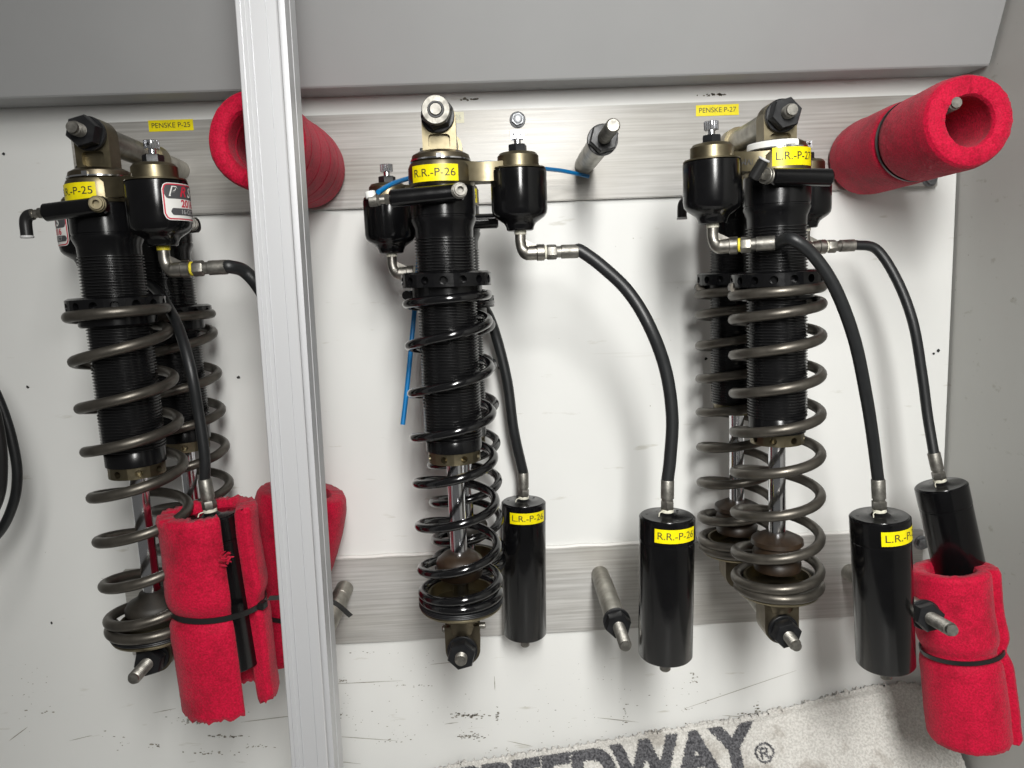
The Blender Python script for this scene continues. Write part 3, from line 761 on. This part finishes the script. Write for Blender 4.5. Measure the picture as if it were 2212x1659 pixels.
def can_sticker(sh, side, phi, dz, theta):
    """round-cornered team sticker on the adjuster can"""
    H = Matrix.Rotation((0 if side > 0 else PI)+(-phi if side > 0 else phi), 4, 'Z') @ Matrix.Translation((66, 0, dz))
    par = [c_ for c_ in bpy.data.objects if c_.parent == sh and c_.name.startswith('adjuster_can')][0]
    r = 24.1
    Hi = Matrix.Rotation(-((0 if side > 0 else PI)+(-phi if side > 0 else phi)), 4, 'Z')
    def wr(x, z, rr):
        a = theta+x/r; p = Vector((rr*math.cos(a), rr*math.sin(a), -61.5+z)); c_ = H @ Vector((0, 0, 0)); return Vector((c_.x+p.x, c_.y+p.y, dz+p.z))
    def patch(name, x0, z0, x1, z1, cr, m, lift):
        # rounded rectangle cut into columns so that it follows the curve
        b_ = MB(0.001); n_ = 28; vs_ = []
        for i in range(n_+1):
            x = x0+(x1-x0)*i/n_; e = 0
            for xe in (x-x0, x1-x):
                if xe < cr: e = max(e, cr-math.sqrt(max(0, cr*cr-(cr-xe)**2)))
            vs_ += [wr(x, z0+e, r+lift), wr(x, z1-e, r+lift)]
        b_.add(vs_, [(2*i, 2*i+2, 2*i+3, 2*i+1) for i in range(n_)]); return b_.build(name, m, par if name == 'can_sticker' else st, normals=False)
    def word(t, size, x, z, m, lift, bold=0.0, shear=0.0):
        tv, tf = text_geo(t, size, 'LEFT', bold); b_ = MB(0.001)
        b_.add([wr(v.x+x+v.y*shear, v.y+z, r+lift) for v in tv], tf); b_.build('lettering', m, st, normals=False)
    st = None
    st = patch('can_sticker', -19, -14.5, 19, 14.5, 5, M['white'], 0.2)
    patch('sticker_border', -18.4, -13.9, 18.4, 13.9, 4.6, M['red'], 0.3)
    patch('sticker_field', -17.4, -12.9, 17.4, 12.9, 3.8, M['white'], 0.4)
    patch('sticker_band', -17.4, 2.2, 17.4, 12.9, 3.4, M['greyink'], 0.5)
    patch('sticker_pill', -13.5, -10.5, 17.0, -5.0, 2.4, M['greyink'], 0.55)
    word('P', 11.0, -13.5, 7.6, M['white'], 0.6, 0.25, 0.35); word('P', 9.6, -12.6, 7.6, M['greyink'], 0.7, 0.0, 0.35)
    word('R', 11.0, -4.2, 7.6, M['red'], 0.6, 0.25, 0.35); word('S', 11.0, 4.5, 7.6, M['white'], 0.6, 0.25, 0.35)
    word('2016', 8.0, -4.5, -1.6, M['red'], 0.6, 0.25); word('16-OCT', 5.0, -5.5, -7.9, M['lgrey'], 0.7, 0.0)
can_sticker(s25f, 1, math.radians(28), 0, -PI/2+1.32)
can_sticker(s25r, -1, math.radians(18), -6, -PI/2-0.95)

# scratched initials, upside down, on the arm of the right front shock
ph_ = math.radians(18); av = Vector((-math.cos(ph_), -math.sin(ph_), 0)); nv_ = Vector((math.sin(ph_), -math.cos(ph_), 0))
tv, tf_ = text_geo('MVR', 7.0); b = MB(0.001)
b.add([-av*(-38+v.x*1.15)+nv_*11.4+Vector((0, 0, -45.5+8-v.y)) for v in tv], tf_)
b.build('scratched_initials', M['greyink'], [c_ for c_ in bpy.data.objects if c_.parent == s27f and c_.name.startswith('head')][0], normals=False)
# pegs through the eyes
def thru(f, r_, tipD, nutD, label, **kw):
    d = (r_-f); base = f+d*((0.828-WALL-f.y)/d.y); tip = f+d*((tipD-WALL-f.y)/d.y)
    return peg(base, tip, nutD, label, **kw)
thru(T25, T25r, 0.618, 0.6435, 'upper leftmost peg with black nut, carrying the left shock pair')
thru(T26, T26r, 0.6235, 0.6435, 'upper peg with round steel spacer on its end, carrying the middle shock pair', tipwasher=True)
thru(T27, T27r, 0.620, 0.6435, 'upper peg with black nut, carrying the right shock pair')
thru(B25, B25r, 0.603, 0.6420, 'lower leftmost peg with black nut, at the foot of the left shock pair')
thru(B26, B26r, 0.622, 0.6420, 'lower peg with black nut, at the foot of the middle shock pair')
thru(B27, B27r, 0.612, 0.6420, 'lower peg with black nut, at the foot of the right shock pair')
peg(at(1262, 356, .828), at(1325, 270, .628), 0.690, 'empty upper peg between the middle and right shock pairs, a blue tube behind it', rstud=6.1)
peg(at(1296, 1240, .828), at(1352, 1397, .656), 0.708, 'empty lower peg between the two hanging reservoirs of the middle pair', rstud=6.1)
peg(at(668, 368, .828), at(566, 318, .70), 0.735, 'upper peg inside the red foam tube behind the white post')
peg(at(745, 1270, .828), at(668, 1425, .70), 0.735, 'lower peg beside the white post with a cable tie tail across it')
peg(at(1850, 330, .828), at(2067, 221, .640), 0.715, 'upper right peg inside the big red foam tube')
peg(at(1835, 1236, .828), at(2058, 1362, .590), 0.640, 'lower right peg with long threaded end in front of the red foam wrap', rstud=6.1)

# ------------------------------------------------------------------ reservoirs with hoses
def reservoir(top, bot, r, label, hose_pts, hose_r, start, sdir, lab=None, neck_tape=True, valve=True, ang=0.0):
    zax = (top-bot).normalized(); L = (top-bot).length*1000
    yax = (Vector((0, 1, 0))-zax*zax.y).normalized(); xax = yax.cross(zax)
    R = Matrix((xax, yax, zax)).transposed(); k = 0.001
    o = empty('remote_reservoir', top, label, 'reservoir', 'remote reservoirs hanging from the shocks', R)
    a = MB(k); a.lathe([(r-1.2, -0.6), (r, -1.8), (r, -21), (r-0.9, -21.8), (r-0.9, -23), (r-0.3, -23.6), (r-0.3, -L+1.6), (r-1.6, -L), (r-4, -L)], None, 64)
    a.build('canister', M['resblack'], o, ang=40)
    a = MB(k); a.lathe([(r-1.6, -1.0), (r-2.0, 0), (9.5, 0.1), (7.5, 1.4), (6.2, 2.6), (5, 2.6)], None, 48)
    for q in (0.8, 2.9, 5.0): a.lathe([(1.5, 0.0), (1.2, 0.25)], Matrix.Translation(((r-7)*math.cos(q), (r-7)*math.sin(q), 0)), 12)
    a.build('canister_cap', M['black'], o, ang=40)
    if neck_tape:
        a = MB(k); a.lathe([(5.2, 2.4), (5.9, 3), (5.9, 5.2), (5, 6)], None, 20)
        a.tube(spline([(-5, -3, 4), (-8, -5, 3.4), (-9, -7, 0.8)], 4), 0.5, 6); a.build('thread_tape', M['ptfe'], o)
    a = MB(k); a.hexn((0, 0, 5.4), (0, 0, 13), 6.4, rot=.3); a.lathe([(5, 13), (5, 15), (5.9, 15.4), (5.9, 32), (5.3, 33)], None, 28)
    a.build('hose_end_fitting', M['steel'], o, ang=40)
    if valve:
        a = MB(k); a.rod((0, 0, -L+0.5), (0, 0, -L-15.5), 5.0, 20, bev=1.2); a.build('filler_screw', M['steel'], o)
    if lab: curved_label(o, *lab)
    # hose
    inv = (Matrix.Translation(top) @ R.to_4x4()).inverted()
    def loc(p): return inv @ p
    if start is not None:
        d = sdir; a = MB(1)
        q0 = start; a.hexn(loc(q0), loc(q0+d*0.0085), 0.0066, rot=.4)
        a.rod(loc(q0+d*0.0085), loc(q0+d*0.0125), 0.0050, 24); a.rod(loc(q0+d*0.0125), loc(q0+d*0.0275), 0.0060, 28, bev=0.0004)
        a.build('hose_start_fitting', M['steel'], o, ang=40)
        hp = [q0+d*0.0255, q0+d*0.030]+hose_pts
    else: hp = hose_pts
    endp = top+zax*0.032; hp = hp+[endp]
    a = MB(1); pts = [loc(p) for p in spline(hp, 18)]
    nn = len(pts)
    a.tube(pts, hose_r, 18); a.build('braided_hose', M['rubber'], o, ang=60)
    return o

RT = PI/2
# R4, the canister labelled R.R.-P-26
reservoir(at(1441, 1112, .640), at(1437, 1414, .640), 25.0, 'hanging black reservoir with stained yellow label, right of the empty lower peg',
          [at(1300, 575, .652), at(1357, 630, .648), at(1403, 705, .64), at(1438, 800, .64), at(1452, 900, .64), at(1448, 985, .64)],
          0.0056, f26f, d26f, (25.0, -12, 40, 12.5, -RT+0.05+0.08, 'R.R.-P-26', 9.2))
# R3 behind, L.R.-P-26
reservoir(at(1131, 1082, .795), at(1134, 1368, .795), 24.6, 'hanging black reservoir with yellow label, touching the lower rail beside the black spring',
          [at(1000, 615, .76), at(1042, 660, .78), at(1068, 715, .79), at(1095, 820, .79), at(1110, 930, .79)],
          0.0056, f26r, d26r, (24.6, -13, 43, 12.5, -RT+0.18, 'L.R.-P-26', 9.6))
# R5, L.R.-P-27
reservoir(at(1900, 1112, .625), at(1913, 1432, .625), 25.2, 'large hanging black reservoir with yellow label, left of the lower right foam',
          [at(1712, 517, .600), at(1758, 553, .598), at(1805, 625, .598), at(1846, 735, .602), at(1872, 860, .61), at(1886, 950, .62)],
          0.0051, f27f, d27f, (25.2, -13.5, 44, 13, -RT+0.42, 'L.R.-P-27', 9.6))
# R6, tilted, in foam
reservoir(at(2032, 1046, .700), at(2098, 1345, .690), 24.0, 'plain black tilted reservoir standing in the red foam wrap at the right',
          [at(1895, 540, .74), at(1940, 610, .73), at(1973, 700, .72), at(1992, 810, .715), at(2004, 900, .71)],
          0.0049, f27r, d27r, None, valve=False)
# R1, in the left foam wrap
R1t, R1b = at(456, 1112, .650), at(514, 1432, .646)
reservoir(R1t, R1b, 24.0, 'black reservoir seen through the slit of the left red foam wrap',
          [at(345, 635, .72), at(382, 700, .675), at(410, 790, .65), at(430, 900, .650), at(442, 985, .650)],
          0.0047, f25r, d25r, None, valve=False)
# R2, behind the white post
R2t, R2b = at(668, 1090, .77), at(612, 1392, .77)
reservoir(R2t, R2b, 22.0, 'black reservoir wrapped in dark red foam behind the white post',
          [at(528, 586, .633), at(560, 622, .638), at(592, 685, .655), at(625, 800, .70), at(655, 940, .75)],
          0.0056, f25f, d25f, None, valve=False)

# ------------------------------------------------------------------ foam
def foam(name, p0, p1, ro, th, a0, a1, label, cat, group, nu=150, nv=170, wobble=0.0012, rag=0.0025, spiral=0.0, rfun=None, seed=0.0, afun=None, flat=1.0):
    """foam sheet rolled round the line p0->p1; angles measured from the camera-right direction"""
    z = (p1-p0).normalized(); L = (p1-p0).length
    x = Vector((1, 0, 0)); x = (x-z*x.dot(z)).normalized(); y = z.cross(x)
    vs = []; fs = []
    full = abs(a1-a0-2*PI) < 1e-4 and spiral == 0
    # closed section loop: outer surface, edge, inner surface, edge
    def sec(u, v):
        """u 0..1 round the section: outer 0..0.5, inner 0.5..1"""
    nO = nu; nE = 4; nI = nu//2
    loop = []
    for i in range(nO+1): loop.append((i/nO, 1.0))
    if not full:
        for i in range(1, nE): loop.append((1.0, 1-i/nE))
    for i in range(nI+1): loop.append((1-i/nI, 0.0))
    if not full:
        for i in range(1, nE): loop.append((0.0, i/nE))
    K = len(loop)
    for j in range(nv+1):
        t = j/nv
        for (u, s_) in loop:
            aa0, aa1 = (a0, a1) if afun is None else afun(t)
            a = aa0+(aa1-aa0)*u
            f_ = 1.0 if rfun is None else rfun(t, a)
            rr = ro*f_+spiral*u
            # rounded section corners
            r_ = rr-th*(1-s_)*(1 if rfun is None else 0.55+0.45*f_)
            if not full:
                e = min(u, 1-u)*abs(aa1-aa0)*rr
                if e < th*0.25: r_ += (0.5-s_)*2*(th*0.25-e)*0.5
            er = min(t, 1-t)*L
            if er < 0.004: r_ += (0.5-s_)*(0.004-er)*0.9
            c_ = p0+z*(L*t)
            pz = c_+(x*math.cos(a)+y*math.sin(a)*flat)*r_
            nn = noise.noise(pz*90+Vector((seed, 0, 0)))*wobble*0.2+noise.noise(pz*380+Vector((seed, 3, 0)))*wobble*0.20+noise.noise(pz*22+Vector((0, seed, 0)))*wobble*1.3
            pz += (x*math.cos(a)+y*math.sin(a))*nn
            if rag and (t > 0.93 or t < 0.05):
                g = (noise.noise(Vector((a*6, s_*3, seed)))+0.6*noise.noise(Vector((a*22, s_*5, seed))))*rag
                pz += z*g*((t-0.93)/0.07 if t > 0.5 else (0.05-t)/0.05*0.6)
            vs.append(pz)
    for j in range(nv):
        for k in range(K):
            k2 = (k+1) % K; fs.append((j*K+k, j*K+k2, (j+1)*K+k2, (j+1)*K+k))
    # end caps: bridge outer to inner
    for j, fl in ((0, 1), (nv, 0)):
        idx = [j*K+k for k in range(K)]
        outer = idx[:nO+1]; inner = idx[nO+(nE-1 if not full else 0)+1: nO+(nE-1 if not full else 0)+1+nI+1][::-1]
        st = nO//nI
        for i in range(nI):
            seg = outer[i*st:(i+1)*st+1]; f_ = seg+[inner[i+1], inner[i]]
            fs.append(tuple(f_ if fl else f_[::-1]))
    b_ = MB(); o0 = p0
    b_.v = [q-o0 for q in vs]; b_.f = fs
    o = b_.build(name, M['foam'], ang=70); o.location = o0; tag(o, label, cat, group); return o

def tie(p, z, rx_, ry_, wd, label, head=None, tail=None, group='black cable ties round the foam', a_head=0.0, tiltv=None, th=0.0014):
    """flat nylon strap round the axis direction z at p"""
    z = z.normalized()
    if tiltv is not None: z = (z+tiltv).normalized()
    x = Vector((1, 0, 0)); x = (x-z*x.dot(z)).normalized(); y = z.cross(x)
    b_ = MB(); n_ = 64; vs = []
    for i in range(n_):
        a = 2*PI*i/n_; d = x*math.cos(a)*rx_+y*math.sin(a)*ry_; u = d.normalized()
        for (e, h) in ((0, -wd/2), (th, -wd/2), (th, wd/2), (0, wd/2)): vs.append(d+u*e+z*h)
    fs = []
    for i in range(n_):
        j = (i+1) % n_
        for q in range(4): q2 = (q+1) % 4; fs.append((i*4+q, i*4+q2, j*4+q2, j*4+q))
    b_.add(vs, fs)
    o = b_.build('cable_tie', M['tie'], ang=40); o.location = p; tag(o, label, 'cable tie', group)
    if head is not None:
        d = x*math.cos(a_head)*rx_+y*math.sin(a_head)*ry_
        hb = MB(); t_ = (-x*math.sin(a_head)+y*math.cos(a_head)); u = d.normalized()
        m = Matrix((t_, u, z)).transposed().to_4x4(); m.translation = d
        hb.box((-0.0045, -0.0005, -0.0032), (0.0045, 0.0055, 0.0032), m, bev=0.0007); hb.build('tie_head', M['tie'], o)
    if tail is not None:
        tb = MB(); pts = spline([q-p for q in tail], 8); vs = []; fs = []
        for i, q in enumerate(pts):
            t_ = (pts[min(i+1, len(pts)-1)]-pts[max(i-1, 0)]).normalized(); s_ = t_.cross(Vector((0, 1, 0))).normalized(); yv = Vector((0, 0.0012, 0))
            vs += [q+s_*wd/2-yv/2, q-s_*wd/2-yv/2, q-s_*wd/2+yv/2, q+s_*wd/2+yv/2]
        for i in range(len(pts)-1):
            for q in range(4): q2 = (q+1) % 4; fs.append((i*4+q, i*4+q2, i*4+4+q2, i*4+4+q))
        fs += [(3, 2, 1, 0), tuple(len(vs)-4+q for q in range(4))]
        tb.add(vs, fs); tb.build('tie_tail', M['tie'], o, smooth=False)
    return o

FG = 'red foam padding'
# upper left tube on its peg, behind the white post
foam('foam_tube', at(668, 368, .824), at(553, 303, .655), 0.0415, 0.0165, 0, 2*PI, 'upper red foam tube on its peg half hidden behind the white post', 'foam tube', FG, seed=1, rag=0.001,
     rfun=lambda t, a: 1-0.02*(1 if abs(((t*5.2) % 1)-0.5) < 0.03 else 0)-0.05*max(0, 1-t*8), wobble=0.0010)
# upper right tube
A, Bq = at(1862, 345, .824), at(2097, 260, .640)
foam('foam_tube', A, Bq, 0.0397, 0.0180, 0, 2*PI, 'big red foam tube pointing outward at the upper right end of the rail', 'foam tube', FG, nu=180, nv=200, seed=2, rag=0.001,
     rfun=lambda t, a: 1-0.07*math.exp(-((t-0.56)/0.03)**2)-0.06*max(0, 1-t*9)-0.03*max(0, (t-0.93)/0.07))
mid = A.lerp(Bq, 0.56)
tie(mid, Bq-A, 0.0375, 0.0375, 0.0030, 'thin black cable tie round the big upper right red foam tube')
# left wrap round R1
ax = (R1b-R1t).normalized()
F0, F1 = at(447, 1100, .650), at(502, 1508, .645)
def r_left(t, a): return 1-0.10*math.exp(-((t-0.485)/0.045)**2)-0.02*math.sin(t*9)
slit = math.radians(58)   # the slit faces the camera, slightly right
# local angle: x to the right, y = z cross x ; z runs down so y points away from the wall? compute
zz = (F1-F0).normalized(); xx = Vector((1, 0, 0)); xx = (xx-zz*xx.dot(zz)).normalized(); yy_ = zz.cross(xx)
sg = -1 if yy_.y > 0 else 1      # +1 when +y local faces the camera
def slit_ang(deg, half): # centre angle from right towards camera
    c0 = sg*math.radians(deg); return c0+math.radians(half), c0+2*PI-math.radians(half)
a0, a1 = slit_ang(37, 18)
foam('foam_wrap', F0, F1, 0.0430, 0.0165, a0, a1, 'bright red foam wrap at lower left with a black reservoir showing in its slit', 'foam wrap', FG, nu=200, nv=230, seed=5,
     wobble=0.0012, rag=0.0045, rfun=r_left)
mid = F0.lerp(F1, 0.485)
tie(mid, F1-F0, 0.0398, 0.0398, 0.0048, 'black cable tie round the slit foam wrap at lower left', head=True, a_head=slit_ang(12, 0)[0],
    tail=[at(580, 1292, .64), at(650, 1290, .67), at(718, 1300, .70), at(758, 1331, .71)], tiltv=Vector((-0.07, 0, 0)))
# tufts torn out of the slit's left edge
tf = [o_ for o_ in bpy.data.objects if o_.name.startswith('foam_wrap')][0]
tb = MB()
for i in range(26):
    q = at(484+random.uniform(-12, 10), 1210+random.gauss(0, 7), .609+random.uniform(0, 0.004)); q2 = q+Vector((random.uniform(0.001, 0.006), random.uniform(-0.003, 0.002), random.uniform(-0.002, 0.005)))
    tb.tube([q-tf.location, q.lerp(q2, .6)-tf.location, q2-tf.location], 0.0012, 6, rf=lambda t: 1-0.7*t)
tb.build('torn_tuft', M['foam'], tf)
# dark wrap behind the post
G0, G1 = at(655, 1062, .765), at(612, 1400, .765)
foam('foam_wrap', G0, G1, 0.0480, 0.018, 0, 2*PI, 'dull red foam wrap behind the white post, round top corners showing either side', 'foam wrap', FG, nu=120, nv=150, seed=9, rag=0.002,
     rfun=lambda t, a: (1.0-0.06*max(0, 1-t*12))*(1-0.27*math.exp(-((t-0.68)/0.30)**2)))
tie(G0.lerp(G1, .72), G1-G0, 0.0365, 0.0365, 0.0045, 'black cable tie round the dull red foam wrap behind the white post')
# right wrap round R6
H0, H1 = at(2056, 1228, .675), at(2098, 1592, .655)
def r_right(t, a): return 1-0.13*math.exp(-((t-0.47)/0.05)**2)+0.03*t-0.04*math.exp(-((t-0.25)/0.12)**2)
zz = (H1-H0).normalized(); xx = Vector((1, 0, 0)); xx = (xx-zz*xx.dot(zz)).normalized(); sg = -1 if zz.cross(xx).y > 0 else 1
c0 = sg*math.radians(40)
foam('foam_wrap', H0, H1, 0.0325, 0.0140, c0-sg*math.radians(400), c0, 'bright red foam wrap at lower right with overlapping flap, above the towel', 'foam wrap', FG, nu=220, nv=230, seed=13,
     wobble=0.0012, rag=0.0012, rfun=r_right, spiral=0.0085)
tie(H0.lerp(H1, 0.47), H1-H0, 0.0350, 0.0350, 0.0040, 'black cable tie round the lower right foam wrap', tiltv=Vector((0.04, 0, 0)))

# ------------------------------------------------------------------ white post (aluminium extrusion)
D1, D2 = 0.550, 0.604
pl = at(568, 830, D1).x; pc = at(653, 830, D1).x     # left edge and corner of the front face
Wd = pc-pl
prof = []   # plan outline x,y (y relative to front face), counter-clockwise from the left front
def P_(x, y): prof.append((pl+x, D1-WALL+y))
g = 0.0009; W1 = Wd*1000
def groove(x, w_, d): # v-notch on the front
    P_(x-w_/2, 0); P_(x-w_/2, d*0.5); P_(x+w_/2, d*0.5); P_(x+w_/2, 0)
P_(0, D2-D1); P_(0, 0.0006); P_(0.0006, 0)
groove(Wd*0.13, 0.0010, 0.0025)
P_(Wd*0.22, 0); P_(Wd*0.225, 0.0007); P_(Wd*0.33, 0.0007); 
P_(Wd*0.335, 0); P_(Wd*0.34, 0.0012); P_(Wd*0.365, 0.0012); P_(Wd*0.37, 0.0004)
P_(Wd*0.72, 0.0004); P_(Wd*0.725, 0.0012); P_(Wd*0.745, 0.0012); P_(Wd*0.75, 0)
P_(Wd-0.0008, 0); P_(Wd, 0.0008)
dd_ = D2-D1
P_(Wd, dd_*0.05); P_(Wd-0.016, dd_*0.07); P_(Wd-0.016, dd_*0.38); P_(Wd, dd_*0.40)
P_(Wd, dd_*0.66); P_(Wd-0.001, dd_*0.665); P_(Wd-0.001, dd_*0.69); P_(Wd, dd_*0.70); P_(Wd, dd_)
b = MB(); n = len(prof); z0_, z1_ = CH-0.62, CH+0.62
b.add([(x, y, z0_) for x, y in prof]+[(x, y, z1_) for x, y in prof],
      [tuple(range(n)), tuple(range(n, 2*n))[::-1]]+[(i, (i+1) % n, (i+1) % n+n, i+n) for i in range(n)])
# the post leans very slightly like the photo's
pv = at(575, 830, D1); Rm = Matrix.Translation(pv) @ Matrix.Rotation(math.radians(0.8), 4, 'Y') @ Matrix.Translation(-pv)
post = b.build('aluminium_post', M['extr'], smooth=False, mt=Rm)
tag(post, 'pale extruded aluminium post with grooves standing in front of the left shocks', 'post')

# ------------------------------------------------------------------ blue air tubes
b = MB(); b.tube(spline([at(1271, 381, .80), at(1215, 369, .78), at(1150, 362, .74), at(1060, 352, .72), at(960, 362, .715), at(890, 383, .70), at(850, 396, .66), at(817, 415, .632)], 12), 0.0021, 12)
o = b.build('air_tube', M['blue']); tag(o, 'blue nylon tube running across the upper rail behind the middle shock head', 'tube', 'blue nylon tubes')
b = MB(); b.tube(spline([at(905, 500, .715), at(904, 560, .715), at(897, 650, .712), at(888, 750, .708), at(878, 850, .704), at(870, 917, .70)], 12), 0.0023, 12)
o = b.build('air_tube', M['blue']); tag(o, 'blue nylon tube hanging straight down at the left of the middle spring', 'tube', 'blue nylon tubes')
# cables at the left edge
b = MB(); b.tube(spline([at(-60, 770, .74), at(-15, 838, .74), at(16, 915, .74), at(34, 990, .74), at(37, 1040, .74), at(28, 1090, .74), at(2, 1145, .74), at(-50, 1200, .74)], 12), 0.0048, 16)
o = b.build('coiled_cable', M['rubber']); tag(o, 'black cable curving round the left edge, the outer of two', 'cable')
b = MB(); b.tube(spline([at(-60, 800, .71), at(-22, 860, .71), at(-3, 930, .71), at(4, 1000, .71), at(-2, 1070, .71), at(-30, 1130, .71), at(-70, 1180, .71)], 12), 0.0052, 16)
o = b.build('coiled_cable', M['tie']); tag(o, 'black cable just inside the outer one at the very left edge', 'cable')

# ------------------------------------------------------------------ towel
tops = [(930, 1672), (1000, 1652), (1150, 1630), (1300, 1606), (1450, 1580), (1600, 1556), (1720, 1528), (1800, 1506), (1880, 1488), (1950, 1480), (2000, 1484), (2050, 1492), (2110, 1502)]
tw_pts = spline([at(x, y, .826) for x, y in tops], 40)
Xs = np.array([p.x for p in tw_pts]); Zs = np.array([p.z for p in tw_pts])
nx, nyy = 640, 230
x_lo, x_hi = Xs[0], rx-0.004
xs = np.linspace(x_lo, x_hi, nx); ztop = np.interp(xs, Xs, Zs)
depth = 0.26; sl_ = math.radians(50)
# lettering mask
from mathutils.bvhtree import BVHTree
tv, tfc = text_geo('SPEEDWAY', 0.0720, 'RIGHT', 0.0036)
tv2, tf2 = text_geo('®', 0.0290, 'LEFT', 0.0004)
def msk(tvv, tff):
    return BVHTree.FromPolygons([(v.x, v.y, 0) for v in tvv], tff)
bv1, bv2 = msk(tv, tfc), msk(tv2, tf2)
Yr = at(1607, 1612, .79); base_ang = math.radians(-0.2)
# direction of the text line: follows the towel's upper edge
p_a, p_b = at(1250, 1613, .826), at(1620, 1552, .826)
ta = math.atan2(p_b.z-p_a.z, p_b.x-p_a.x)/1.0
vs = []; dyed = []
tcx = at(1630, 1600, .80).x
for j in range(nyy):
    v = depth*j/(nyy-1)
    for i in range(nx):
        x = xs[i]; zt_ = ztop[i]
        # rounded fold at the top then a slope toward the camera
        vv = v
        if vv < 0.012: a = vv/0.012*(PI/2); dy = -0.010*(1-math.cos(a)); dzz = -0.004*math.sin(a)*0.5
        else: dy = -0.010-(vv-0.012)*math.cos(sl_); dzz = -0.002-(vv-0.012)*math.sin(sl_)
        big = noise.noise(Vector((x*9, v*9, 1.3)))*0.011+noise.noise(Vector((x*22, v*20, 4.3)))*0.0022
        ff = min(1, v/0.03)
        y = -0.006+dy-big*ff; z = zt_+dzz+big*0.5*ff
        fu = noise.noise(Vector((x*420, v*420, 2)))*0.0010+random.uniform(-0.0006, 0.0006)
        vs.append((x+random.uniform(-0.0002, 0.0002), y-fu*math.sin(sl_), z+fu*math.cos(sl_)+ (random.uniform(0, 0.0012) if j < 4 else 0)))
        # text coordinates in the sheet: s along the edge, t down the slope
        s_ = (x-tcx)/math.cos(ta); t_ = 0.0395-v
        jx, jy = random.gauss(0, 0.0006), random.gauss(0, 0.0006)
        hit = bv1.ray_cast(Vector((s_+jx, t_+jy, 1)), Vector((0, 0, -1)))[0] is not None
        if not hit: hit = bv2.ray_cast(Vector((s_+jx-0.001, t_+0.008+jy*.5, 1)), Vector((0, 0, -1)))[0] is not None
        dyed.append(1.0 if hit else 0.0)
fs = [(j*nx+i, (j+1)*nx+i, (j+1)*nx+i+1, j*nx+i+1) for j in range(nyy-1) for i in range(nx-1)]
me = bpy.data.meshes.new('towel'); me.from_pydata(vs, [], fs)
att = me.attributes.new('dyed', 'FLOAT', 'POINT'); att.data.foreach_set('value', dyed)
me.materials.append(M['towel']); me.polygons.foreach_set('use_smooth', [True]*len(me.polygons))
tw = bpy.data.objects.new('towel', me); C.objects.link(tw)
sm = tw.modifiers.new('thickness', 'SOLIDIFY'); sm.thickness = 0.004; sm.offset = -1 
tag(tw, 'light grey terry towel with dark woven lettering bunched against the wall bottom', 'towel')
# bench under the towel
b = MB(); zb_ = min(Zs)-0.16
b.box((-0.95, -0.60, zb_-0.03), (rx+0.002, -0.0005, zb_))
o = b.build('bench_top', M['benchwhite'], smooth=False); tag(o, 'white bench top under the towel', 'bench')
